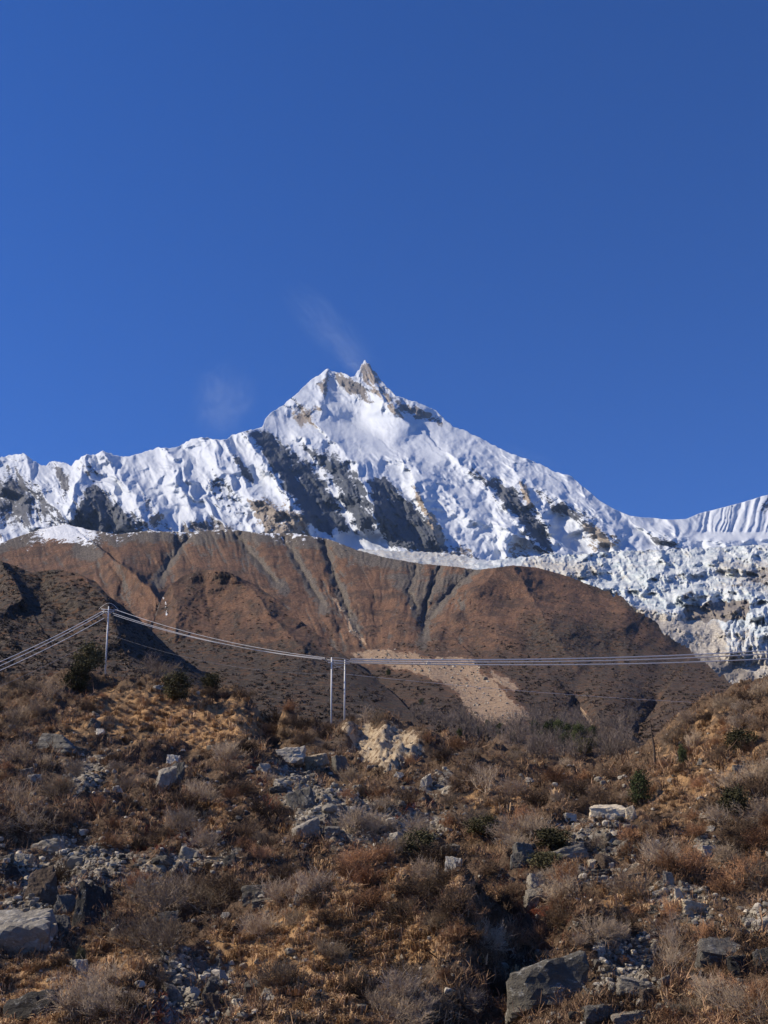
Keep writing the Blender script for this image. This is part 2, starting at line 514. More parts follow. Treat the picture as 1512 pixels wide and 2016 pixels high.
M_ROCK = [  # (polygon, edge softness px, strength, tan)
    ([(-320, 930), (0, 905), (40, 905), (70, 930), (100, 960), (120, 1045), (-320, 1100)], 40, 0.72, 0.1),
    ([(95, 912), (125, 915), (140, 940), (130, 990), (112, 950)], 8, 0.9, 0.15),
    ([(165, 960), (185, 950), (230, 985), (265, 1015), (285, 1050), (130, 1050)], 10, 1.0, 0.05),
    ([(155, 905), (180, 900), (200, 930), (170, 950)], 14, 0.6, 0.3),
    ([(262, 955), (285, 965), (330, 1010), (345, 1050), (290, 1050), (280, 1000)], 14, 0.62, 0.6),
    ([(360, 1030), (420, 1020), (470, 1035), (470, 1060), (340, 1060)], 12, 0.7, 0.4),
    ([(400, 930), (470, 965), (480, 1010), (430, 1000)], 22, 0.55, 0.0),
    ([(455, 888), (470, 895), (490, 925), (502, 950), (485, 950), (462, 912)], 5, 1.0, 0.0),
    ([(476, 848), (520, 842), (552, 862), (600, 900), (640, 945), (668, 1000), (690, 1040), (640, 1052), (600, 1025), (570, 980), (540, 935), (508, 880)], 9, 0.95, 0.0),
    ([(590, 875), (650, 880), (690, 915), (720, 955), (740, 1040), (700, 1050), (660, 960)], 16, 0.86, 0.0),
    ([(722, 940), (760, 935), (800, 975), (830, 1010), (860, 1040), (880, 1075), (945, 1105), (860, 1095), (770, 1075), (735, 1010)], 9, 0.95, 0.02),
    ([(828, 990), (850, 1010), (872, 1040), (880, 1080), (862, 1080), (845, 1040)], 6, 1.0, 0.95),
    ([(818, 960), (832, 975), (835, 1000), (822, 985)], 5, 0.8, 0.9),
    ([(486, 985), (510, 965), (560, 985), (600, 1020), (610, 1060), (520, 1060), (500, 1020)], 12, 0.68, 0.85),
    ([(880, 1060), (930, 1080), (960, 1110), (880, 1110)], 9, 0.7, 0.5),
    ([(908, 908), (960, 938), (1010, 955), (1050, 1000), (1075, 1035), (1098, 1095), (1060, 1085), (1010, 1020), (950, 950)], 11, 1.0, 0.05),
    ([(1022, 940), (1038, 955), (1052, 1000), (1040, 1010), (1026, 970)], 5, 0.95, 0.95),
    ([(1045, 960), (1110, 985), (1180, 1020), (1150, 1030), (1090, 1005)], 12, 0.88, 0.1),
    ([(1145, 1010), (1200, 1040), (1225, 1075), (1170, 1085), (1150, 1050)], 14, 0.66, 0.75),
    ([(1000, 1075), (1060, 1085), (1070, 1110), (1000, 1110)], 12, 0.7, 0.7),
    ([(1280, 1050), (1330, 1060), (1345, 1085), (1290, 1085)], 10, 0.7, 0.1),
    ([(714, 700), (732, 712), (752, 745), (778, 785), (800, 830), (770, 818), (745, 785), (722, 770), (702, 738)], 9, 0.72, 0.75),
    ([(652, 735), (690, 745), (720, 765), (735, 790), (680, 775)], 12, 0.95, 0.45),
    ([(560, 815), (610, 790), (635, 800), (625, 850), (575, 852)], 18, 0.82, 0.75),
    ([(640, 728), (652, 740), (640, 790), (622, 765)], 10, 0.85, 0.6),
    ([(770, 775), (800, 790), (850, 815), (895, 842), (870, 840), (810, 820), (785, 810)], 9, 0.85, 0.35),
    ([(900, 850), (960, 880), (1040, 920), (1030, 926), (940, 890)], 9, 0.55, 0.2),
    ([(1110, 935), (1130, 940), (1160, 970), (1145, 970)], 7, 0.7, 0.1),
    ([(1480, 985), (1540, 970), (1700, 985), (1700, 1030), (1500, 1015)], 14, 0.72, 0.05),
]


def rock_zone(px, py):
    rock = np.full(px.shape, -0.15); tan = np.zeros(px.shape)
    wx = 7 * fbm(px / 18, py / 18, 5, 0.6, 11); wy = 7 * fbm(px / 18, py / 18, 5, 0.6, 15)
    for pts, soft, stg, tn in M_ROCK:
        d = poly_sd(px + wx, py + wy, pts)
        v = np.clip(0.5 + d / (2.6 * soft), 0, 1) * (stg + 0.15) - 0.15
        m = v > rock
        tan = np.where(m, tn, tan); rock = np.where(m, v, rock)
    return rock, tan


def m_attrs(px, py, nn):
    rock, tan = rock_zone(px, py)
    left = sstep(540, 420, px); right = sstep(800, 1000, px); mid = 1 - np.clip(left + right, 0, 1)
    tex = 0
    for wgt, sl, o in ((left, 0.42, 31.0), (mid, 0.8, 37.0), (right, 1.15, 43.0)):
        c, a = flow(px, py, sl * 0.8, o, 8)
        tex = tex + wgt * (fbm(c / 17, a / 150, 3, 0.6, o + 8) * 1.0 + fbm(c / 7, a / 26, 4, 0.6, o) * 0.7 + fbm(c / 3, a / 7, 3, 0.6, o + 3) * 0.5)
    ledge = nn[..., 2]
    rock = rock * 0.95 + 0.05 + 0.55 * np.clip(0.50 - ledge, -0.35, 0.3) + 0.30 * tex
    # bare rock shows on the lower, drier half more than on the snow basin
    rock = rock + 0.05 * sstep(900, 1040, py) * sstep(1000, 700, px) - 0.25 * sstep(880, 830, py) * sstep(690, 760, px) * (tan < 0.3)
    led = perlin((py + 0.5 * px + 8 * fbm(px / 30, py / 30, 3, off=5)) / 6, px / 40)
    rock = rock - 0.20 * np.clip(led * 1.8, 0, 1) * sstep(-0.3, 0.3, fbm(px / 40, py / 40, 2, off=88))
    return {'rock': rock, 'tan': tan}


mountain = sheet('mountain', -320, 1830, 1.7, m_top, lambda p: p * 0 + 1140.0, 250, m_depth, M_mount, m_attrs)

# ------------------------------------------------------------------ the glacier icefall and its moraine
g_line = interp([(560, 1062), (640, 1064), (690, 1080), (760, 1084), (830, 1086), (900, 1092), (960, 1104), (1010, 1098), (1040, 1096), (1080, 1090),
                 (1130, 1092), (1200, 1086), (1300, 1082), (1400, 1078), (1512, 1072), (1830, 1060)])
base_g = interp([(1040, 4500), (1080, 4150), (1120, 3750), (1180, 3250), (1240, 2850), (1300, 2600), (1400, 2300)])


def g_top(px): return g_line(px) + 4 * fbm(px / 12, px * 0 + 2, 4)


def g_depth(px, py):
    Y = base_g(py)
    amp = sstep(960, 1080, px) * 0.55 + 0.45
    wx = 8 * fbm(px / 25, py / 25, 3, off=3); wy = 8 * fbm(px / 25, py / 25, 3, off=6)
    low = sstep(1190, 1250, py + 0.18 * (1400 - px))
    Y = Y - amp * (150 - 95 * low) * (0.5 + 0.9 * sstep(-0.3, 0.4, fbm(px / 80, py / 50, 3, off=19))) * multif((px + wx) / 85, (py + wy) / 42, 6, 0.56, 2)
    Y = Y - amp * 60 * (1 - low) * multif((px - 0.8 * py + 2 * wx) / 30, (py + 0.5 * px) / 110, 4, 0.55, 12)
    Y = Y - amp * (17 - 5 * low) * ridged((px + wy) / 10, (py + wx) / 7, 4, 0.6, 8)
    Y = Y + 60 * fbm(px / 90, py / 60, 3, off=8)
    # rock step under the ice at the right
    d = poly_sd(px + wx * .6, py + wy * .6, [(1345, 1192), (1400, 1180), (1470, 1180), (1480, 1200), (1470, 1222), (1350, 1226)])
    Y = Y + 40 * sstep(-6, 8, d)
    d = poly_sd(px + wx * .6, py + wy * .6, [(1335, 1165), (1370, 1155), (1400, 1170), (1380, 1186), (1338, 1182)])
    Y = Y - 40 * sstep(-4, 8, d)
    # pinnacles in the lower right
    pin = sstep(1400, 1440, px) * sstep(1190, 1215, py) * sstep(1320, 1290, py)
    Y = Y - pin * 70 * np.clip(ridged((px + wx) / 22, (py + wy) / 60, 3, 0.5, 33), 0, 1)
    return Y


def g_attrs(px, py, nn=None):
    wx = 8 * fbm(px / 20, py / 20, 4, off=21); wy = 8 * fbm(px / 20, py / 20, 4, off=25)
    x = px + wx; y = py + wy
    rock = 0.22 + 0.45 * fbm(px / 45, py / 22, 5, 0.6, 4)
    rock = np.maximum(rock, np.clip(0.5 + poly_sd(x, y, [(1040, 1085), (1120, 1092), (1200, 1105), (1180, 1150), (1100, 1160), (1000, 1120)]) / 40, 0, 1) * 0.55)
    rock = np.maximum(rock, sstep(1195, 1245, y + 0.18 * (1400 - x)) * 0.85)
    rock = np.maximum(rock, np.clip(0.5 + poly_sd(x, y, [(1380, 1090), (1700, 1090), (1700, 1220), (1460, 1170), (1400, 1130)]) / 40, 0, 1) * 0.5)
    rock = np.maximum(rock, sstep(1000, 900, px) * 0.5)
    pin = sstep(1400, 1440, px) * sstep(1190, 1210, py) * sstep(1300, 1270, py)
    rock = rock - pin * 0.45 * np.clip(ridged((px + wx) / 22, (py + wy) / 60, 3, 0.5, 33) + 0.3, 0, 1)
    cliff = np.clip(0.5 + poly_sd(x, y, [(1350, 1195), (1400, 1184), (1468, 1182), (1475, 1200), (1468, 1220), (1352, 1224)]) / 8, 0, 1)
    for pl in ([(1335, 1165), (1365, 1160), (1385, 1180), (1340, 1182)], [(1465, 1120), (1530, 1110), (1600, 1130), (1530, 1160), (1460, 1150)],
               [(1430, 1145), (1465, 1145), (1470, 1165), (1435, 1160)], [(1320, 1270), (1420, 1290), (1480, 1320), (1512, 1350), (1400, 1340), (1330, 1300)]):
        cliff = np.maximum(cliff, np.clip(0.5 + poly_sd(x, y, pl) / 14, 0, 1) * 0.56)
    return {'rock': rock, 'cliff': cliff}


glacier = sheet('glacier', 560, 1830, 1.5, g_top, lambda p: p * 0 + 1400.0, 220, g_depth, M_ice, g_attrs)

# ------------------------------------------------------------------ brown hills
h_line = interp([(-340, 1110), (-100, 1090), (0, 1070), (30, 1058), (80, 1042), (130, 1032), (180, 1044), (230, 1052), (290, 1045), (370, 1048), (450, 1042),
                 (520, 1050), (580, 1050), (650, 1062), (700, 1082), (760, 1098), (830, 1110), (900, 1116), (940, 1122), (980, 1117),
                 (1010, 1113), (1060, 1118), (1120, 1135), (1180, 1160), (1230, 1185), (1262, 1212), (1290, 1235), (1330, 1265),
                 (1370, 1298), (1410, 1326), (1445, 1352), (1480, 1375), (1560, 1400), (1700, 1380), (1840, 1350)])
base_h = interp([(1020, 2150), (1050, 2050), (1100, 1900), (1200, 1600), (1280, 1350), (1330, 1100), (1380, 800), (1430, 520), (1480, 300), (1560, 170)])


def h_top(px):
    e = sstep(1130, 1230, px)
    return h_line(px) + (1.6 + 8 * e) * fbm(px / 14, px * 0 + 6, 5, 0.7) + e * 13 * fbm(px / 45, px * 0 + 2, 3) - e * 9 * np.clip(ridged(px / 23, px * 0 + 9, 3, 0.6), 0, 1)


H_LINES = [  # ridges (+) and gullies (-): polyline, metres, left width, right width
    ([(240, 1112), (270, 1135), (305, 1170), (328, 1205), (340, 1240)], 95, 40, 9),
    ([(940, 1118), (900, 1150), (865, 1190), (838, 1225), (832, 1270)], -36, 16, 12),
    ([(865, 1118), (850, 1160), (838, 1195), (832, 1230)], -30, 9, 8),
    ([(820, 1115), (805, 1160), (825, 1215)], -22, 9, 9),
    ([(640, 1070), (655, 1130), (680, 1190), (700, 1240)], -32, 12, 10),
    ([(560, 1060), (600, 1130), (640, 1200)], -24, 12, 10),
    ([(470, 1060), (520, 1120), (560, 1160)], -26, 12, 10),
    ([(370, 1060), (330, 1110), (310, 1150)], -26, 14, 10),
    ([(980, 1117), (920, 1180), (880, 1240)], 45, 60, 40),
    ([(1010, 1114), (1060, 1200), (1110, 1280), (1160, 1340)], 85, 120, 70),
    ([(1135, 1390), (1165, 1430), (1195, 1470)], -330, 14, 20),
    ([(1290, 1390), (1262, 1430), (1235, 1480)], -380, 34, 14),
    ([(1215, 1290), (1222, 1320), (1215, 1345)], -18, 12, 8),
    ([(940, 1300), (985, 1345), (1040, 1400)], 30, 30, 9),
    ([(850, 1335), (920, 1380), (960, 1430)], 26, 30, 12),
    ([(560, 1290), (620, 1330), (650, 1370)], 40, 40, 14),
]


def h_depth(px, py):
    Y = base_h(py)
    sc = Y / 1500.0
    wx = 5 * fbm(px / 18, py / 18, 3, off=2.13)
    for pts, amp, wl, wr in H_LINES:
        Y = Y - 1.15 * amp * sc * spur(px + wx, py, pts, wl, wr)
    up = sstep(1330, 1240, py) * sstep(1000, 860, px)
    lean = np.where(px < 750, 0.35, -0.15)
    c = px - lean * (py - 1080) + 7 * fbm(px / 40, py / 40, 3, off=2)
    gm = 0.45 + 0.55 * sstep(-0.1, 0.4, fbm(px / 120, py / 200, 2, off=31)) 
    Y = Y + up * gm * 26 * multif(c / 36, py / 170, 6, 0.6, 5)
    Y = Y + 46 * sc * fbm(px / 130, py / 110, 3, 0.45, 1) * sstep(1110, 1200, py)
    Y = Y - 4 * sc * ridged((px + 0.5 * py) / 17, py / 16, 4, 0.6, 9) * sstep(1100, 1200, py)
    Y = Y + sstep(1150, 1450, px) ** 2 * 330 * sstep(1380, 1250, py)
    return Y


slide_poly = [(690, 1288), (740, 1276), (800, 1282), (850, 1292), (925, 1294), (945, 1318), (975, 1342), (1000, 1372), (1045, 1402), (1040, 1420),
              (960, 1432), (925, 1412), (905, 1372), (862, 1342), (790, 1318), (720, 1306)]


def h_attrs(px, py, nn=None):
    wx = 9 * fbm(px / 22, py / 22, 4, off=51); wy = 9 * fbm(px / 22, py / 22, 4, off=55)
    lean = np.where(px < 750, 0.35, -0.15)
    c = px - lean * (py - 1080) + 7 * fbm(px / 40, py / 40, 3, off=2)
    g = multif(c / 36, py / 170, 6, 0.6, 5)
    gm = 0.6 + 0.4 * sstep(-0.1, 0.4, fbm(px / 120, py / 200, 2, off=31))
    scree = np.clip(2.2 * g - 1.05, 0, 0.95) * gm * sstep(1330, 1250, py) * sstep(1000, 900, px)
    scree = np.maximum(scree, sstep(40, 12, py - h_line(px) + wy) * sstep(860, 780, px) * 0.75)
    scree = np.maximum(scree, sstep(60, 10, np.abs(px + wx - 170)) * sstep(1120, 1090, py) * 0.8)
    for pts, amp, wl, wr in H_LINES:
        if amp < 0 and pts[0][1] < 1150:
            d, s, tt = line_sd(px + wx, py, pts)
            scree = np.maximum(scree, np.exp(-(d / 13) ** 2) * 0.95)
    scree = np.maximum(scree, np.clip(0.5 + poly_sd(px + wx, py + wy, [(790, 1112), (930, 1122), (870, 1180), (860, 1260), (820, 1250), (790, 1180), (740, 1120)]) / 40, 0, 1) * 0.62)
    shrub = sstep(1190, 1330, py + wy * 3 + 0.05 * np.abs(px - 700)) * 0.62
    shrub = np.maximum(shrub, sstep(30, 0, py - h_line(px) + wy) * sstep(1060, 1160, px) * 0.6)
    shrub = np.maximum(shrub, np.clip(0.5 + poly_sd(px + wx, py + wy, [(1010, 1190), (1200, 1200), (1350, 1290), (1440, 1370), (1180, 1360), (1000, 1300)]) / 80, 0, 1) * 0.66)
    slide = np.clip(0.5 + poly_sd(px + 0.9 * wx, py + wy * .6, slide_poly) / 15, 0, 1) * (0.82 + 0.5 * fbm((px - 0.9 * py) / 9, (px + py) / 60, 4, 0.6, 81))
    slide = np.maximum(slide, np.clip(0.5 + poly_sd(px + wx, py + wy * .6, [(960, 1310), (985, 1330), (1025, 1352), (1010, 1362), (970, 1340)]) / 12, 0, 1) * 0.8)
    d, s, tt = line_sd(px, py, [(1140, 1396), (1160, 1420), (1168, 1436)])
    slide = np.maximum(slide, np.exp(-(d / 6) ** 2))
    d, s, tt = line_sd(px + wx, py, [(660, 1180), (690, 1230), (715, 1268)])
    slide = np.maximum(slide, np.exp(-(d / 6) ** 2) * 0.7)
    snow = sstep(60, 10, np.abs(px - 130) * 0.55) * sstep(46, 18, py - h_line(px) + wy * 0.8) * 0.9
    drop = 34 * np.clip(perlin(px / 46, px * 0 + 4.7) + 0.2, 0, 1) + 14 * np.clip(fbm(px / 9, px * 0 + 8.7, 3), 0, 1) + 2
    snow = np.maximum(snow, np.clip(0.62 - 0.5 * (py - h_line(px)) / (drop + 3), 0, 1) * sstep(730, 660, px) * (0.75 + 0.5 * fbm(px / 8, py / 40, 3, off=7)))
    return {'scree': scree, 'shrub': shrub * (1 - slide), 'slide': slide, 'snow': snow}


hill = sheet('hill', -340, 1840, 1.7, h_top, lambda p: p * 0 + 1560.0, 300, h_depth, M_hill, h_attrs, skirt_len=0.12, skirt_drop=0.35)

# left foothill and the rounded central spur stand in front of it
a_line = interp([(-340, 1090), (-60, 1100), (0, 1104), (35, 1116), (60, 1127), (110, 1121), (150, 1127), (190, 1146), (212, 1172), (240, 1192), (270, 1215), (300, 1243), (335, 1278), (380, 1310), (460, 1365), (570, 1438)])
base_a = interp([(1080, 930), (1120, 880), (1200, 740), (1280, 580), (1360, 400), (1430, 260)])


def a_depth(px, py):
    Y = base_a(py)
    rec = np.clip((px - a_line_x(py)) / 120, 0, 1.5)
    Y = Y + 260 * rec ** 1.2
    for pts, amp, wl, wr in (([(150, 1126), (205, 1175), (228, 1230), (250, 1290)], 60, 90, 26), ([(0, 1104), (30, 1150), (60, 1200)], 70, 90, 14), ([(-60, 1180), (10, 1230), (40, 1290)], 30, 60, 14),
                             ([(80, 1150), (120, 1210), (140, 1270)], -18, 20, 20)):
        Y = Y - amp * spur(px + 5 * fbm(px / 20, py / 20, 3), py, pts, wl, wr)
    return Y + 15 * fbm(px / 70, py / 60, 4, off=5) - 3 * ridged(px / 14, py / 12, 4, 0.6, 3)

def a_line_x(py): return np.interp(py, [1120, 1150, 1180, 1230, 1290, 1350], [190, 198, 212, 222, 245, 300])


def a_attrs(px, py, nn=None):
    sh = 0.82 - 0.35 * sstep(60, 10, np.abs(px - 150)) * sstep(1190, 1130, py) + 0.25 * fbm(px / 40, py / 25, 4, off=2)
    z = px * 0
    return {'scree': z, 'shrub': sh, 'slide': z, 'snow': z}


hill_a = sheet('hill', -340, 566, 1.7, lambda p: a_line(p) + 1.2 * fbm(p / 9, p * 0 + 1, 4), lambda p: p * 0 + 1430.0, 170, a_depth, M_hill, a_attrs, skirt_len=0.3, skirt_drop=0.25)

c_line = interp([(300, 1235), (318, 1180), (335, 1152), (360, 1134), (400, 1121), (450, 1126), (500, 1150), (545, 1180), (580, 1212), (615, 1240), (660, 1278), (720, 1320), (780, 1370), (870, 1468)])
base_c = interp([(1100, 1330), (1150, 1290), (1220, 1150), (1290, 960), (1340, 760), (1400, 520), (1460, 330)])


def c_own(px, py):
    Y = base_c(py)
    for pts, amp, wl, wr in (([(440, 1122), (500, 1165), (540, 1220), (590, 1270), (640, 1340)], 70, 110, 34), ([(340, 1150), (350, 1210), (345, 1270)], 45, 16, 60),
                             ([(400, 1122), (410, 1200), (440, 1270)], -18, 30, 30), ([(540, 1180), (590, 1215), (600, 1230)], 25, 30, 8)):
        Y = Y - amp * spur(px + 5 * fbm(px / 20, py / 20, 3), py, pts, wl, wr)
    return Y + 15 * fbm(px / 80, py / 70, 4, off=15) - 3 * ridged(px / 16, py / 13, 4, 0.6, 13)


def c_depth(px, py):
    w = sstep(660, 850, px)
    return c_own(px, py) * (1 - w) + (h_depth(px, py) - 4) * w


def c_attrs(px, py, nn=None):
    wy = 12 * fbm(px / 30, py / 30, 4, off=61)
    sh = sstep(1215, 1270, py + wy * 2 - 0.10 * (px - 350)) * 0.75
    sh = np.maximum(sh, 0.35 + 0.4 * fbm(px / 30, py / 22, 4, off=22))
    d, s, tt = line_sd(px + wy * .3, py, [(318, 1165), (326, 1195), (332, 1215)])
    sn = np.exp(-(d / 2.0) ** 2) * (0.5 + 0.6 * fbm(px / 5, py / 6, 3, off=2))
    z = px * 0
    return {'scree': z, 'shrub': sh, 'slide': z, 'snow': sn}


hill_c = sheet('hill', 300, 868, 1.7, lambda p: c_line(p) + 1.2 * fbm(p / 11, p * 0 + 1, 4), lambda p: p * 0 + 1460.0, 200, c_depth, M_hill, c_attrs, skirt_len=0.2, skirt_drop=0.3)

# ------------------------------------------------------------------ the near hillside
sched = interp([(1300, 178), (1340, 165), (1420, 140), (1500, 115), (1600, 90), (1700, 72), (1800, 60), (1900, 50), (2016, 40)])
vis = []
for px, ridge, yr in [(-260, 1340, 165), (-90, 1338, 165), (0, 1335, 165), (150, 1320, 165), (300, 1337, 160), (430, 1360, 155)]:
    for py in (2060, 1960, 1880, 1800, 1700, 1600, 1500, 1420):
        vis.append((px, py, sched(py) * (yr / sched(ridge) if py < 1450 else 1)))
    vis.append((px, ridge, yr))
vis += [(480, 1374, 152), (560, 1398, 147), (620, 1417, 143), (690, 1424, 140), (760, 1428, 138), (830, 1440, 135), (885, 1472, 130)]
vis += [(465, 1445, 122), (500, 1474, 114), (548, 1446, 146), (600, 1440, 146), (640, 1450, 143), (700, 1462, 138.5), (770, 1470, 133.5), (840, 1492, 126)]
vis += [(562, 1500, 128), (650, 1512, 124), (740, 1520, 121), (820, 1530, 115), (900, 1530, 112)]
vis += [(500, 1600, 92), (620, 1600, 90), (740, 1600, 91), (860, 1600, 90), (500, 1680, 76), (640, 1668, 77), (760, 1664, 77), (880, 1664, 77)]
# the mound in the middle, its dark right flank and the gully beside it
vis += [(480, 1800, 57), (480, 1900, 49), (480, 2016, 40), (570, 1790, 54), (640, 1735, 56), (700, 1706, 57), (760, 1690, 57), (850, 1700, 56), (910, 1735, 54),
        (600, 1850, 49.5), (750, 1800, 53), (860, 1800, 51.5), (750, 1880, 47), (870, 1878, 46), (920, 1860, 46.5), (600, 1960, 43), (750, 1950, 43.5), (870, 1990, 44.3),
        (930, 1985, 45.0), (600, 2060, 37), (800, 2060, 38), (950, 2060, 38.5)]
vis += [(985, 1780, 61), (1000, 1860, 55), (985, 1940, 50), (1020, 2000, 45), (1090, 1960, 43), (1090, 2060, 37.5)]
vis += [(1000, 1700, 70), (1000, 1640, 82), (1000, 1580, 98), (1000, 1530, 120), (1000, 1490, 165), (1000, 1460, 235), (1000, 1445, 300)]
vis += [(1100, 1560, 108), (1110, 1510, 150), (1120, 1475, 220), (1120, 1460, 290), (1230, 1560, 108), (1225, 1510, 150), (1230, 1478, 210), (1235, 1462, 280)]
vis += [(1110, 1640, 80), (1230, 1630, 80), (1110, 1720, 66), (1180, 1790, 55), (1280, 1720, 62), (1250, 1850, 51), (1230, 1990, 42.5), (1280, 2060, 37)]
# the slope at the right
vis += [(1310, 1640, 78), (1330, 1560, 92), (1310, 1500, 112), (1330, 1440, 132), (1345, 1412, 142), (1420, 1372, 143), (1512, 1345, 142),
        (1420, 1640, 72), (1420, 1540, 90), (1420, 1450, 112), (1512, 1640, 69), (1512, 1540, 84), (1512, 1440, 104), (1640, 1300, 140), (1640, 1440, 100), (1640, 1640, 66), (1800, 1260, 138), (1800, 1500, 90), (1800, 1700, 60),
        (1400, 1760, 57), (1400, 1880, 48), (1400, 2000, 41), (1512, 1760, 55), (1512, 1880, 47), (1512, 2010, 40), (1700, 1900, 46), (1700, 2060, 37)]
pts = [at(*v) for v in vis]
for u, y, z in [(-300, 8, 0), (200, 8, 0), (756, 8, 0), (1300, 8, 0), (1800, 8, 0), (-300, 22, -2.2), (756, 22, -2.2), (1800, 22, -2.2), (200, 22, -2.2), (1300, 22, -2.2),
                (640, 63, 4.2), (760, 64, 4.2), (860, 63, 4.0),
                (-300, 215, 24), (0, 215, 24), (200, 215, 23), (400, 205, 22), (560, 195, 22), (700, 190, 22), (830, 185, 22), (-300, 340, 12), (100, 340, 12), (400, 340, 15), (700, 340, 18),
                (560, 158, 29), (690, 152, 27), (780, 150, 26), (860, 145, 24), (930, 150, 24), (1320, 190, 30), (1420, 185, 33), (1600, 180, 36), (1800, 180, 36), (1350, 330, 40), (1600, 330, 40), (1800, 330, 40), (1000, 340, 55), (1230, 340, 56)]:
    pts.append(np.array([(u - 756) / F * y, y, z]))
pts = np.array(pts)
KW = 1.7


def uw(x, y): return np.stack([(756 + F * x / y) / 300.0, np.log(y) * KW], -1)


def tps(a, b):
    r2 = ((a[:, None, :] - b[None, :, :]) ** 2).sum(-1)
    return 0.5 * r2 * np.log(r2 + 1e-12)


cu = uw(pts[:, 0], pts[:, 1]); ce = (pts[:, 2] - EYE) / pts[:, 1]
K = tps(cu, cu) + np.eye(len(cu)) * 1e-6
Pm = np.concatenate([np.ones((len(cu), 1)), cu], 1)
A_ = np.block([[K, Pm], [Pm.T, np.zeros((3, 3))]])
sol = np.linalg.solve(A_, np.concatenate([ce, np.zeros(3)]))
GU = np.arange(-340, 1860, 2.6)
GW = np.linspace(math.log(6.0), math.log(335.0), 760)
GW = np.concatenate([np.linspace(math.log(6.0), math.log(34.0), 60)[:-1], np.linspace(math.log(34.0), math.log(180.0), 620)[:-1], np.linspace(math.log(180.0), math.log(335.0), 70)])
UU, WW = np.meshgrid(GU, GW)
q = np.stack([UU.ravel() / 300.0, WW.ravel() * KW], -1)
E = np.empty(len(q))
for i in range(0, len(q), 40000):
    s_ = q[i:i + 40000]
    E[i:i + 40000] = tps(s_, cu) @ sol[:-3] + sol[-3] + s_ @ sol[-2:]
E = E.reshape(UU.shape)
GY = np.exp(WW); GX = (UU - 756) / F * GY
amp = sstep(10, 40, GY)
_bx, _by = proj(np.stack([GX, GY, EYE + GY * E], -1))
amp = amp * (1 - 0.8 * np.clip(0.5 + poly_sd(_bx, _by, [(520, 1400), (620, 1412), (690, 1425), (700, 1490), (600, 1500), (530, 1480)]) / 40, 0, 1))
GZ = EYE + GY * E
GZ = GZ + amp * (1.1 * fbm(GX / 11, GY / 11, 4, off=1) + 2.3 * (multif(GX / 8.5, GY / 10, 5, 0.5, 4) - 0.55) + 0.8 * (multif(GX / 2.9, GY / 3.3, 4, 0.55, 14) - 0.5) + 0.10 * fbm(GX / 0.9, GY / 0.9, 3, 0.6, 2))


